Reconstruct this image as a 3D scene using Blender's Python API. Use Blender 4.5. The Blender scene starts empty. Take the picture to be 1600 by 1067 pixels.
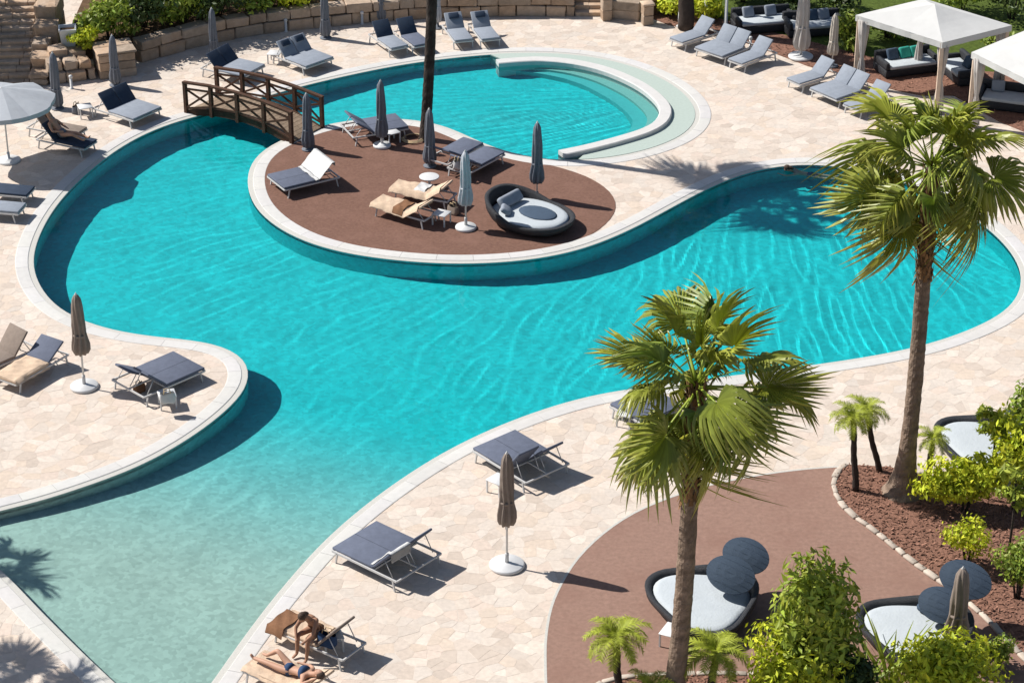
import bpy, bmesh, math, random
import numpy as np
from mathutils import Vector, Matrix, Euler
from mathutils.geometry import delaunay_2d_cdt

random.seed(7)
RNG = np.random.default_rng(7)
SC = bpy.context.scene
COL = SC.collection
R = math.radians

# ------------------------------------------------------------------ camera
CAM_H, PITCH, FPX = 30.0, R(28.0), 3800.0
cam_d = bpy.data.cameras.new('camera')
cam = bpy.data.objects.new('camera', cam_d)
COL.objects.link(cam)
cam.location = (0, 0, CAM_H)
cam.rotation_euler = (math.pi / 2 - PITCH, 0, 0)
cam_d.sensor_width = 36.0
cam_d.lens = FPX / 1600 * 36.0
cam_d.clip_start = 0.5
cam_d.clip_end = 2000
SC.camera = cam

# ------------------------------------------------------------------ light
SUN_TRAVEL = Vector((2.5, -0.95, -2.75)).normalized()
world = bpy.data.worlds.new('World')
SC.world = world
world.use_nodes = True
wn = world.node_tree.nodes
wl = world.node_tree.links
bg = wn['Background']
sky_t = wn.new('ShaderNodeTexSky')
sky_t.sky_type = 'NISHITA'
sky_t.sun_disc = False
sky_t.sun_elevation = math.asin(-SUN_TRAVEL.z)
sky_t.sun_rotation = math.atan2(-SUN_TRAVEL.x, -SUN_TRAVEL.y)
wl.new(sky_t.outputs[0], bg.inputs['Color'])
bg.inputs['Strength'].default_value = 0.066
sun_d = bpy.data.lights.new('sun', 'SUN')
sun_d.energy = 5.0
sun_d.angle = R(0.5)
sun_d.color = (1.0, 0.955, 0.89)
sun = bpy.data.objects.new('sun', sun_d)
COL.objects.link(sun)
sun.rotation_euler = SUN_TRAVEL.to_track_quat('-Z', 'Y').to_euler()
SC.view_settings.view_transform = 'Standard'
SC.view_settings.look = 'None'
SC.view_settings.gamma = 1.0
SC.view_settings.use_curve_mapping = False
SC.view_settings.exposure = 0.34
SC.cycles.max_bounces = 6
SC.cycles.diffuse_bounces = 2
SC.cycles.glossy_bounces = 2
SC.cycles.volume_bounces = 0
SC.cycles.transparent_max_bounces = 12
SC.cycles.caustics_reflective = False
SC.cycles.caustics_refractive = False
SC.cycles.sample_clamp_indirect = 4.0
SC.cycles.use_denoising = True

# ------------------------------------------------------------------ pixel -> world (photo pixels, 1600 x 1067)
_fw = Vector((0, math.cos(PITCH), -math.sin(PITCH)))
_up = Vector((0, math.sin(PITCH), math.cos(PITCH)))
_rt = Vector((1, 0, 0))


def at(px, py, z=0.0):
    d = _fw * FPX + _rt * (px - 800) + _up * (533.5 - py)
    t = (z - CAM_H) / d.z
    return Vector((0, 0, CAM_H)) + d * t


def height_at(p, py):
    """height of the point above ground point p that is seen on pixel row py"""
    k = (533.5 - py) / FPX
    c, s = math.cos(PITCH), math.sin(PITCH)
    # (y*s + (z-H)*c) / (y*c - (z-H)*s) = k
    dz = p.y * (k * c - s) / (c + k * s)
    return CAM_H + dz


def project(p):
    q = Vector(p) - Vector((0, 0, CAM_H))
    f = q.dot(_fw)
    return 800 + FPX * q.x / f, 533.5 - FPX * q.dot(_up) / f


# ------------------------------------------------------------------ materials
MATS = {}


def node(nt, t, **kw):
    n = nt.nodes.new(t)
    for k, v in kw.items():
        n.inputs[k].default_value = v
    return n


def mat(name, col, rough=0.8, var=0.12, scale=6.0, bump=0.0, bscale=40.0, spec=0.3, tint=False, trans=0.0,
        metal=0.0, detail=4.0, stain=None, stain_scale=0.6, sheen=0.0):
    """procedural surface: base colour with noise variation, optional per-vertex tint, bump, translucency, stains"""
    if name in MATS:
        return MATS[name]
    m = bpy.data.materials.new(name)
    m.use_nodes = True
    nt = m.node_tree
    b = nt.nodes['Principled BSDF']
    out = nt.nodes['Material Output']
    b.inputs['Roughness'].default_value = rough
    b.inputs['Specular IOR Level'].default_value = spec
    b.inputs['Metallic'].default_value = metal
    tc = nt.nodes.new('ShaderNodeTexCoord')
    geo = nt.nodes.new('ShaderNodeNewGeometry')
    nz = node(nt, 'ShaderNodeTexNoise', Scale=scale, Detail=detail, Roughness=0.6)
    nt.links.new(geo.outputs['Position'], nz.inputs['Vector'])
    mr = nt.nodes.new('ShaderNodeMapRange')
    mr.inputs['From Min'].default_value = 0.3
    mr.inputs['From Max'].default_value = 0.7
    mr.inputs['To Min'].default_value = 1 - var
    mr.inputs['To Max'].default_value = 1 + var
    nt.links.new(nz.outputs['Fac'], mr.inputs['Value'])
    mul = nt.nodes.new('ShaderNodeVectorMath')
    mul.operation = 'MULTIPLY'
    mul.inputs[0].default_value = col
    nt.links.new(mr.outputs[0], mul.inputs[1])
    src = mul.outputs[0]
    if tint:
        at_ = nt.nodes.new('ShaderNodeAttribute')
        at_.attribute_name = 'tint'
        m2 = nt.nodes.new('ShaderNodeVectorMath')
        m2.operation = 'MULTIPLY'
        nt.links.new(src, m2.inputs[0])
        nt.links.new(at_.outputs['Color'], m2.inputs[1])
        src = m2.outputs[0]
    if stain:
        n2 = node(nt, 'ShaderNodeTexNoise', Scale=stain_scale, Detail=6.0, Roughness=0.65)
        nt.links.new(geo.outputs['Position'], n2.inputs['Vector'])
        r2 = nt.nodes.new('ShaderNodeMapRange')
        r2.inputs['From Min'].default_value = 0.48
        r2.inputs['From Max'].default_value = 0.72
        r2.inputs['To Max'].default_value = 0.75
        nt.links.new(n2.outputs['Fac'], r2.inputs['Value'])
        mx = nt.nodes.new('ShaderNodeMix')
        mx.data_type = 'RGBA'
        nt.links.new(r2.outputs[0], mx.inputs[0])
        nt.links.new(src, mx.inputs[6])
        mx.inputs[7].default_value = (*stain, 1)
        src = mx.outputs[2]
    nt.links.new(src, b.inputs['Base Color'])
    if bump:
        nb = node(nt, 'ShaderNodeTexNoise', Scale=bscale, Detail=3.0)
        nt.links.new(geo.outputs['Position'], nb.inputs['Vector'])
        bp = nt.nodes.new('ShaderNodeBump')
        bp.inputs['Strength'].default_value = bump
        bp.inputs['Distance'].default_value = 0.03
        nt.links.new(nb.outputs['Fac'], bp.inputs['Height'])
        nt.links.new(bp.outputs[0], b.inputs['Normal'])
    if trans:
        tr = nt.nodes.new('ShaderNodeBsdfTranslucent')
        nt.links.new(src, tr.inputs['Color'])
        ms = nt.nodes.new('ShaderNodeMixShader')
        ms.inputs[0].default_value = trans
        nt.links.new(b.outputs[0], ms.inputs[1])
        nt.links.new(tr.outputs[0], ms.inputs[2])
        nt.links.new(ms.outputs[0], out.inputs['Surface'])
    MATS[name] = m
    return m


M_STONE = mat('flagstone', (0.60, 0.527, 0.46), 0.85, 0.10, 9.0, 0.25, 30, 0.25, tint=True, stain=(0.555, 0.475, 0.405), stain_scale=1.1)
M_MORTAR = mat('mortar', (0.60, 0.525, 0.455), 0.95, 0.1, 20.0)
M_COPING = mat('coping', (0.565, 0.555, 0.545), 0.7, 0.05, 5.0, 0.1, 60, tint=True, stain=(0.58, 0.56, 0.53), stain_scale=0.9)
M_LIP = mat('lip', (0.50, 0.49, 0.455), 0.7, 0.10, 30.0, 0.1, 60)
M_RESIN = mat('resin', (0.175, 0.095, 0.070), 0.9, 0.20, 11.0, 0.3, 120, 0.2, stain=(0.225, 0.125, 0.095), stain_scale=1.3)
M_RESIN2 = mat('resin_pale', (0.275, 0.170, 0.133), 0.9, 0.13, 9.0, 0.3, 120, 0.2, stain=(0.235, 0.135, 0.105), stain_scale=0.7)
M_MULCH = mat('mulch', (0.235, 0.125, 0.09), 0.95, 0.35, 14.0, 0.8, 50, 0.1, tint=True)
M_SOIL = mat('soil', (0.12, 0.075, 0.045), 0.95, 0.3, 4.0, 0.6, 30, 0.1)
M_LAWN = mat('lawn', (0.085, 0.12, 0.025), 0.95, 0.3, 8.0, 0.8, 90, 0.1)
M_WALLST = mat('wall_stone', (0.40, 0.30, 0.22), 0.9, 0.16, 5.0, 0.6, 14, 0.2, tint=True, stain=(0.46, 0.38, 0.31), stain_scale=1.6)
M_MET = mat('alu', (0.52, 0.52, 0.52), 0.4, 0.03, 6.0, 0, 10, 0.5)
M_WHITE = mat('white_plastic', (0.62, 0.625, 0.63), 0.45, 0.04, 8.0, 0.05, 50, 0.5)
M_GREYC = mat('grey_canvas', (0.115, 0.132, 0.182), 0.85, 0.10, 7.0, 0.15, 90, 0.25, tint=True)
M_LIGHTC = mat('light_canvas', (0.255, 0.285, 0.335), 0.85, 0.08, 7.0, 0.15, 90, 0.25)
M_NAVYC = mat('navy_canvas', (0.035, 0.052, 0.085), 0.85, 0.12, 7.0, 0.15, 90, 0.25)
M_BEIGET = mat('beige_towel', (0.60, 0.455, 0.335), 0.95, 0.12, 9.0, 0.5, 60, 0.1)
M_WHITET = mat('white_towel', (0.58, 0.58, 0.575), 0.95, 0.06, 9.0, 0.5, 60, 0.1)
M_BROWNT = mat('brown_towel', (0.22, 0.115, 0.065), 0.95, 0.12, 9.0, 0.5, 60, 0.1)
M_TAUPE = mat('taupe_canvas', (0.24, 0.195, 0.165), 0.9, 0.10, 9.0, 0.2, 60, 0.2)
M_GREYU = mat('slate_canvas', (0.16, 0.175, 0.205), 0.9, 0.10, 9.0, 0.2, 60, 0.2)
M_PALEU = mat('pale_canvas', (0.47, 0.49, 0.53), 0.9, 0.08, 9.0, 0.2, 60, 0.2)
M_BEIGEU = mat('beige_canvas', (0.52, 0.47, 0.41), 0.9, 0.08, 9.0, 0.2, 60, 0.2)
M_POLE = mat('pole', (0.62, 0.61, 0.59), 0.45, 0.04, 8.0, 0, 10, 0.5)
M_DARKM = mat('dark_metal', (0.035, 0.033, 0.032), 0.5, 0.1, 8.0)
M_RATTAN = mat('rattan', (0.022, 0.024, 0.030), 0.55, 0.25, 25.0, 0.9, 70, 0.45)
M_MATTRESS = mat('mattress', (0.45, 0.49, 0.52), 0.9, 0.04, 4.0, 0.3, 18, 0.2)
M_BLUEC = mat('blue_cushion', (0.055, 0.085, 0.13), 0.85, 0.1, 8.0, 0.2, 60)
M_SHADE = mat('shade_cloth', (0.035, 0.055, 0.085), 0.8, 0.12, 30.0, 0.4, 120, 0.3)
M_CANVASW = mat('white_canvas', (0.54, 0.54, 0.53), 0.85, 0.04, 2.0, 0.15, 9, 0.2)
M_CURTAIN = mat('curtain', (0.58, 0.54, 0.51), 0.9, 0.05, 4.0, 0.1, 20, 0.2, trans=0.25)
M_WOOD = mat('bridge_wood', (0.082, 0.043, 0.028), 0.85, 0.25, 7.0, 0.4, 30, 0.2, tint=True)
M_PLANK = mat('bridge_plank', (0.24, 0.18, 0.13), 0.9, 0.2, 7.0, 0.4, 30, 0.2, tint=True)
M_BARK = mat('palm_bark', (0.225, 0.165, 0.125), 0.95, 0.22, 5.0, 0.8, 22, 0.15, tint=True)
M_BARKD = mat('dark_bark', (0.052, 0.041, 0.036), 0.95, 0.25, 5.0, 0.8, 22, 0.15, tint=True)
M_BOOT = mat('leaf_boot', (0.19, 0.115, 0.065), 0.95, 0.25, 9.0, 0.5, 30, 0.1, tint=True)
M_FAN = mat('fan_leaf', (0.255, 0.30, 0.05), 0.42, 0.12, 3.0, 0, 10, 0.5, tint=True, trans=0.22)
M_FEATHER = mat('feather_leaf', (0.30, 0.36, 0.04), 0.6, 0.15, 6.0, 0, 10, 0.3, tint=True, trans=0.25)
M_LEAFY = mat('lime_leaf', (0.50, 0.56, 0.035), 0.6, 0.12, 2.0, 0, 10, 0.3, tint=True, trans=0.25)
M_LEAFG = mat('green_leaf', (0.235, 0.315, 0.04), 0.5, 0.15, 2.0, 0, 10, 0.35, tint=True, trans=0.22)
M_LEAFM = mat('mid_leaf', (0.31, 0.385, 0.045), 0.5, 0.15, 2.0, 0, 10, 0.35, tint=True, trans=0.25)
M_LEAFD = mat('dark_leaf', (0.06, 0.095, 0.025), 0.5, 0.15, 2.0, 0, 10, 0.35, tint=True, trans=0.2)
M_SKIN = mat('skin', (0.47, 0.27, 0.185), 0.6, 0.05, 6.0, 0, 10, 0.35)
M_SKIN2 = mat('tanned_skin', (0.33, 0.175, 0.11), 0.6, 0.05, 6.0, 0, 10, 0.35)
M_HAIR = mat('hair', (0.055, 0.03, 0.018), 0.6, 0.3, 30.0, 0.5, 90, 0.4)
M_NAVY = mat('navy_cloth', (0.02, 0.05, 0.12), 0.8, 0.1, 8.0)
M_TEAL = mat('teal_cushion', (0.03, 0.30, 0.24), 0.85, 0.1, 8.0)
M_WOODP = mat('post_wood', (0.60, 0.47, 0.37), 0.8, 0.1, 6.0)
M_STRAW = mat('straw', (0.60, 0.51, 0.38), 0.9, 0.15, 30.0, 0.4, 90)
M_ROPE = mat('rope', (0.55, 0.42, 0.26), 0.9, 0.15, 30.0)


# ------------------------------------------------------------------ mesh helpers
class MB:
    def __init__(self):
        self.v, self.f, self.t, self.sm = [], [], [], []

    def add(self, verts, faces, tint=(1, 1, 1), mtx=None, smooth=False):
        n = len(self.v)
        for p in verts:
            self.v.append(tuple(mtx @ Vector(p)) if mtx is not None else tuple(p))
        self.t.extend([tint] * len(verts))
        for f in faces:
            self.f.append(tuple(i + n for i in f))
            self.sm.append(smooth)
        return self

    def box(self, x0, x1, y0, y1, z0, z1, tint=(1, 1, 1), mtx=None):
        v = [(x0, y0, z0), (x1, y0, z0), (x1, y1, z0), (x0, y1, z0), (x0, y0, z1), (x1, y0, z1), (x1, y1, z1), (x0, y1, z1)]
        f = [(3, 2, 1, 0), (4, 5, 6, 7), (0, 1, 5, 4), (1, 2, 6, 5), (2, 3, 7, 6), (3, 0, 4, 7)]
        return self.add(v, f, tint, mtx)

    def tube(self, path, r, n=8, tint=(1, 1, 1), mtx=None, smooth=True, squash=None):
        path = [Vector(p) for p in path]
        rs = r if isinstance(r, (list, tuple)) else [r] * len(path)
        v, f = [], []
        prev = None
        for i, p in enumerate(path):
            a = path[max(i - 1, 0)]
            b = path[min(i + 1, len(path) - 1)]
            d = (b - a).normalized()
            ref = Vector((0, 0, 1)) if abs(d.z) < 0.95 else Vector((1, 0, 0))
            s = d.cross(ref).normalized() if prev is None else (prev - d * prev.dot(d)).normalized()
            prev = s
            u = s.cross(d).normalized()
            for k in range(n):
                an = 2 * math.pi * k / n
                q = s * math.cos(an) * rs[i] + u * math.sin(an) * rs[i] * (squash or 1)
                v.append(p + q)
        for i in range(len(path) - 1):
            for k in range(n):
                k2 = (k + 1) % n
                f.append((i * n + k, i * n + k2, (i + 1) * n + k2, (i + 1) * n + k))
        m = (len(path) - 1) * n
        f.append(tuple(range(n - 1, -1, -1)))
        f.append(tuple(m + k for k in range(n)))
        return self.add(v, f, tint, mtx, smooth)

    def bar(self, a, b, w, h, tint=(1, 1, 1), mtx=None):
        """rectangular bar from a to b"""
        a, b = Vector(a), Vector(b)
        d = (b - a).normalized()
        ref = Vector((0, 0, 1)) if abs(d.z) < 0.95 else Vector((1, 0, 0))
        s = d.cross(ref).normalized() * w / 2
        u = s.cross(d).normalized() * h / 2
        v = [a - s - u, a + s - u, a + s + u, a - s + u, b - s - u, b + s - u, b + s + u, b - s + u]
        f = [(0, 1, 2, 3), (7, 6, 5, 4), (0, 4, 5, 1), (1, 5, 6, 2), (2, 6, 7, 3), (3, 7, 4, 0)]
        return self.add(v, f, tint, mtx)

    def lathe(self, prof, n=20, tint=(1, 1, 1), mtx=None, wob=None, smooth=True):
        v, f = [], []
        for i, (r, z) in enumerate(prof):
            for k in range(n):
                an = 2 * math.pi * k / n
                rr = r * (wob(an, z) if wob else 1)
                v.append((rr * math.cos(an), rr * math.sin(an), z))
        for i in range(len(prof) - 1):
            for k in range(n):
                k2 = (k + 1) % n
                f.append((i * n + k, i * n + k2, (i + 1) * n + k2, (i + 1) * n + k))
        m = (len(prof) - 1) * n
        f.append(tuple(range(n - 1, -1, -1)))
        f.append(tuple(m + k for k in range(n)))
        return self.add(v, f, tint, mtx, smooth)

    def ell(self, c, r, nu=12, nv=8, tint=(1, 1, 1), mtx=None):
        c = Vector(c)
        v, f = [], []
        for i in range(nv + 1):
            ph = math.pi * i / nv
            for k in range(nu):
                an = 2 * math.pi * k / nu
                v.append((c.x + r[0] * math.sin(ph) * math.cos(an), c.y + r[1] * math.sin(ph) * math.sin(an), c.z + r[2] * math.cos(ph)))
        for i in range(nv):
            for k in range(nu):
                k2 = (k + 1) % nu
                f.append((i * nu + k, (i + 1) * nu + k, (i + 1) * nu + k2, i * nu + k2))
        return self.add(v, f, tint, mtx, True)

    def rbox(self, x0, x1, y0, y1, z0, z1, bev=0.03, seg=2, tint=(1, 1, 1), mtx=None, smooth=True):
        bm = bmesh.new()
        bmesh.ops.create_cube(bm, size=1)
        for q in bm.verts:
            q.co = ((q.co.x + .5) * (x1 - x0) + x0, (q.co.y + .5) * (y1 - y0) + y0, (q.co.z + .5) * (z1 - z0) + z0)
        bmesh.ops.bevel(bm, geom=bm.edges[:], offset=bev, segments=seg, profile=0.5, affect='EDGES')
        bm.verts.index_update()
        v = [q.co.copy() for q in bm.verts]
        f = [tuple(x.index for x in fc.verts) for fc in bm.faces]
        bm.free()
        return self.add(v, f, tint, mtx, smooth)

    def mesh(self, name):
        me = bpy.data.meshes.new(name)
        me.from_pydata(self.v, [], self.f)
        me.polygons.foreach_set('use_smooth', self.sm)
        ca = me.color_attributes.new('tint', 'FLOAT_COLOR', 'POINT')
        arr = np.ones((len(self.v), 4), dtype=np.float32)
        if self.t:
            arr[:, :3] = np.array(self.t, dtype=np.float32)
        ca.data.foreach_set('color', arr.ravel())
        me.update()
        return me

    def build(self, name, m, parent=None):
        return link(name, self.mesh(name), m, parent)


def link(name, me, m, parent=None):
    o = bpy.data.objects.new(name, me)
    if m is not None and not me.materials:
        me.materials.append(m)
    COL.objects.link(o)
    o.parent = parent
    return o


def np_mesh(name, V, F, tint=None, smooth=False):
    """fast mesh from numpy arrays; F is (n, k)"""
    me = bpy.data.meshes.new(name)
    me.vertices.add(len(V))
    me.vertices.foreach_set('co', np.asarray(V, dtype=np.float32).ravel())
    k = F.shape[1]
    me.loops.add(F.size)
    me.loops.foreach_set('vertex_index', F.astype(np.int32).ravel())
    me.polygons.add(len(F))
    me.polygons.foreach_set('loop_start', np.arange(0, F.size, k, dtype=np.int32))
    me.polygons.foreach_set('use_smooth', np.full(len(F), smooth))
    ca = me.color_attributes.new('tint', 'FLOAT_COLOR', 'POINT')
    arr = np.ones((len(V), 4), dtype=np.float32)
    if tint is not None:
        arr[:, :3] = tint
    ca.data.foreach_set('color', arr.ravel())
    me.update(calc_edges=True)
    me.validate()
    return me


def tag(o, label=None, cat=None, group=None, kind=None):
    if label: o['label'] = label
    if cat: o['category'] = cat
    if group: o['group'] = group
    if kind: o['kind'] = kind
    return o


def empty(name, loc, rz=0.0):
    o = bpy.data.objects.new(name, None)
    o.empty_display_size = 0.2
    COL.objects.link(o)
    o.location = loc
    o.rotation_euler = (0, 0, rz)
    return o


def thing(name, label, cat, loc=(0, 0, 0), rz=0.0, group=None):
    return tag(empty(name, loc, rz), label, cat, group)


def smooth_loop(pts, step=0.3, closed=True):
    """Catmull-Rom through 2D points, resampled"""
    P = [Vector((p[0], p[1])) for p in pts]
    n = len(P)
    out = []
    rng = range(n) if closed else range(n - 1)
    for i in rng:
        if closed:
            a, b, c, d = P[i - 1], P[i], P[(i + 1) % n], P[(i + 2) % n]
        else:
            a, b, c, d = P[max(i - 1, 0)], P[i], P[i + 1], P[min(i + 2, n - 1)]
        m = max(2, int((c - b).length / step))
        for k in range(m):
            t = k / m
            out.append(0.5 * ((2 * b) + (c - a) * t + (2 * a - 5 * b + 4 * c - d) * t * t + (3 * b - a - 3 * c + d) * t ** 3))
    if not closed:
        out.append(P[-1])
    return out


def relax(pts, it=6):
    for _ in range(it):
        n = len(pts)
        pts = [pts[i] * 0.5 + (pts[i - 1] + pts[(i + 1) % n]) * 0.25 for i in range(n)]
    return pts


def pxloop(pix, z=0.0):
    return [at(x, y, z).xy for x, y in pix]


def area2(pts):
    return sum(pts[i - 1].x * pts[i].y - pts[i].x * pts[i - 1].y for i in range(len(pts)))


def offset_loop(pts, d, closed=True):
    """offset to the right-hand side for a counter-clockwise loop = outward"""
    n = len(pts)
    out = []
    for i in range(n):
        a = pts[i - 1] if closed else pts[max(i - 1, 0)]
        b = pts[(i + 1) % n] if closed else pts[min(i + 1, n - 1)]
        t = (b - a).normalized()
        out.append(pts[i] + Vector((t.y, -t.x)) * d)
    return out


def inside(pts, poly):
    """vectorised point-in-polygon; pts (n,2) array"""
    x, y = pts[:, 0], pts[:, 1]
    P = np.array([[p[0], p[1]] for p in poly])
    res = np.zeros(len(pts), dtype=bool)
    j = len(P) - 1
    for i in range(len(P)):
        xi, yi, xj, yj = P[i, 0], P[i, 1], P[j, 0], P[j, 1]
        c = ((yi > y) != (yj > y))
        if c.any():
            xc = (xj - xi) * (y - yi) / ((yj - yi) if yj != yi else 1e-12) + xi
            res ^= c & (x < xc)
        j = i
    return res


def cdt(outer, holes=(), extra=()):
    """triangulate outer minus holes; returns verts2d, tris"""
    V, E = [], []
    for loop in [outer, *holes]:
        s = len(V)
        V += [Vector((p[0], p[1])) for p in loop]
        E += [(s + i, s + (i + 1) % len(loop)) for i in range(len(loop))]
    V += [Vector((p[0], p[1])) for p in extra]
    r = delaunay_2d_cdt(V, E, [], 0, 1e-5)
    v, f = r[0], r[2]
    cen = np.array([[sum(v[i].x for i in t) / 3, sum(v[i].y for i in t) / 3] for t in f])
    ok = inside(cen, outer)
    for h in holes:
        ok &= ~inside(cen, h)
    return v, [tuple(t) for t, k in zip(f, ok) if k]


def prism(name, loop, z0, z1, m, parent=None, holes=()):
    v, f = cdt(loop, holes)
    mb = MB()
    mb.add([(p.x, p.y, z1) for p in v], [t if area2([v[i] for i in t]) > 0 else t[::-1] for t in f])
    for lp in [loop, *holes]:
        n = len(lp)
        mb.add([(p[0], p[1], z1) for p in lp] + [(p[0], p[1], z0) for p in lp], [(i, i + n, (i + 1) % n + n, (i + 1) % n) for i in range(n)])
    return mb.build(name, m, parent)


# ------------------------------------------------------------------ pool shape
POOL_PX = [(-60, 812), (0, 797), (60, 783), (130, 760), (200, 735), (270, 700), (330, 660), (370, 625), (388, 600), (392, 578), (385, 560),
           (365, 545), (330, 534), (280, 529), (225, 524), (175, 515), (135, 503), (100, 487), (72, 462), (55, 432), (51, 402), (60, 370), (78, 335),
           (105, 300), (145, 262), (185, 232), (230, 207), (280, 188), (325, 177), (370, 164), (420, 149), (470, 135), (520, 123), (580, 110), (640, 99),
           (710, 90), (780, 84), (850, 83), (915, 88), (975, 100), (1035, 123), (1073, 150), (1089, 178), (1078, 203), (1045, 222), (1000, 237), (940, 248),
           (885, 251), (840, 247), (800, 239), (762, 227), (730, 212), (700, 198), (665, 189), (620, 184), (570, 185), (520, 191), (475, 204), (437, 219),
           (410, 232), (395, 248), (388, 265), (386, 285), (390, 305), (400, 325), (420, 345), (450, 365), (490, 382), (540, 395), (600, 404), (660, 410),
           (720, 412), (780, 410), (840, 404), (890, 394), (940, 378), (990, 356), (1040, 329), (1090, 302), (1130, 283), (1170, 268), (1215, 259),
           (1262, 256), (1310, 259), (1360, 268), (1410, 283), (1460, 304), (1510, 332), (1555, 365), (1587, 402), (1597, 432), (1592, 460), (1570, 487),
           (1525, 511), (1465, 533), (1400, 549), (1330, 561), (1260, 571), (1195, 580), (1130, 588), (1060, 597), (1000, 605), (950, 612), (900, 623),
           (850, 638), (800, 656), (750, 677), (700, 702), (650, 732), (600, 766), (550, 805), (500, 850), (460, 895), (422, 940), (388, 985), (355, 1030),
           (325, 1075), (300, 1110), (265, 1125), (225, 1108), (180, 1066), (132, 1022), (90, 980), (50, 940), (16, 903), (-30, 862), (-75, 833)]
POOL = relax(smooth_loop(pxloop(POOL_PX), 0.28), 8)
if area2(POOL) < 0:
    POOL.reverse()
WATER_Z = -0.03
LIP_Z = -0.008

# depth of the floor: full depth in the middle, a beach-like rise towards the lower left, shallower round basin
_d0, _d1 = at(640, 560).xy, at(170, 985).xy
_dd = _d1 - _d0
_r0 = at(480, 165).xy


def beach(p):
    t = min(max((p - _d0).dot(_dd) / _dd.length_squared, 0), 1)
    return min(max((t - 0.15) / 0.7, 0), 1)


def depth(p):
    t = (p - _d0).dot(_dd) / _dd.length_squared
    t = min(max(t, 0), 1)
    t = t * t * (3 - 2 * t)
    d = 1.05 + (0.34 - 1.05) * t
    if p.y > _r0.y and p.x > _r0.x - 0.5:
        k = min(max((p.x - _r0.x) / 3.0, 0), 1)
        d = d + (0.80 - d) * k
    return d


# ---- ground (soil) sheet to the horizon, with the pool cut out
BIG = [Vector((-600, -200)), Vector((600, -200)), Vector((600, 1200)), Vector((-600, 1200))]
o = prism('ground', BIG, -0.2, -0.10, M_SOIL, holes=[POOL])
tag(o, kind='structure')
DECK = [Vector((-32, 30)), Vector((32, 30)), Vector((34, 84)), Vector((-34, 84))]
deck = prism('pool_deck', DECK, -0.09, -0.003, M_MORTAR, holes=[offset_loop(POOL, 0.3)])
tag(deck, kind='structure')

# ---- coping: pale rounded band and the lower grey lip inside it
def band(loop, prof, tint=None):
    """sweep (offset, z) profile round a closed loop"""
    rings = [[(q.x, q.y, z) for q in offset_loop(loop, off)] for off, z in prof]
    n = len(loop)
    mb = MB()
    mb.add([p for r in rings for p in r], [(j * n + i, (j + 1) * n + i, (j + 1) * n + (i + 1) % n, j * n + (i + 1) % n) for j in range(len(rings) - 1) for i in range(n)], smooth=False)
    return mb


cop = empty('pool_coping', (0, 0, 0))
tag(cop, kind='structure')
CPROF = [(0.15, -0.04), (0.15, 0.002), (0.165, 0.012), (0.30, 0.016), (0.49, 0.014), (0.51, 0.008), (0.51, -0.02)]
CR = [offset_loop(POOL, off) for off, _z in CPROF]
NP_ = len(POOL)
i = 0
while i < NP_:
    m_ = min(random.choice((3, 3, 4)), NP_ - i)
    V, F = [], []
    for k in range(m_ + 1):
        a_, b_ = (i + k) % NP_, (i + (k + 1 if k == 0 else k - 1)) % NP_
        e = 0.012 if k in (0, m_) else 0.0
        for j, (off, z) in enumerate(CPROF):
            q = CR[j][a_].lerp(CR[j][b_], e)
            V.append((q.x, q.y, z))
    K = len(CPROF)
    for k in range(m_):
        for j in range(K - 1):
            F.append((k * K + j, k * K + j + 1, (k + 1) * K + j + 1, (k + 1) * K + j))
    F += [tuple(range(K - 1, -1, -1)), tuple(m_ * K + j for j in range(K))]
    tt = random.uniform(0.95, 1.04)
    mb = MB()
    mb.add(V, F, (tt, tt * random.uniform(.99, 1.01), tt * random.uniform(.97, 1.01)))
    mb.build('coping_stone', M_COPING, cop)
    i += m_
mb = band(POOL, [(-0.004, -0.029), (-0.004, LIP_Z - 0.004), (0.01, LIP_Z), (0.16, LIP_Z + 0.004)])
lip = mb.build('overflow_lip', M_LIP, cop)

# ---- basin: walls and floor
nx, ny = 46, 70
P = np.array([[p.x, p.y] for p in POOL])
gx = np.arange(P[:, 0].min(), P[:, 0].max(), 0.6)
gy = np.arange(P[:, 1].min(), P[:, 1].max(), 0.6)
G = np.array([[a, b] for a in gx for b in gy])
G = G[inside(G, offset_loop(POOL, -0.25))]
v, f = cdt(POOL, (), [Vector(g) for g in G])
mb = MB()
mb.add([(p.x, p.y, -depth(p)) for p in v], [t if area2([v[i] for i in t]) > 0 else t[::-1] for t in f], smooth=True)

DEEP, PALE = Vector((0.006, 0.56, 0.595)), Vector((0.62, 0.57, 0.50))  # water's absorption of light with depth, put into the tile colour


def depth_tint(p):
    k = beach(p)
    return tuple(DEEP.lerp(PALE, k * k * (3 - 2 * k)))


mb.t = [depth_tint(p) for p in v]
n = len(POOL)
mb.add([(p.x, p.y, LIP_Z - 0.005) for p in POOL] + [(p.x, p.y, -depth(p)) for p in POOL],
       [(i, (i + 1) % n, (i + 1) % n + n, i + n) for i in range(n)])
mb.t[len(v):] = [depth_tint(p) for p in POOL] * 2


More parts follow.
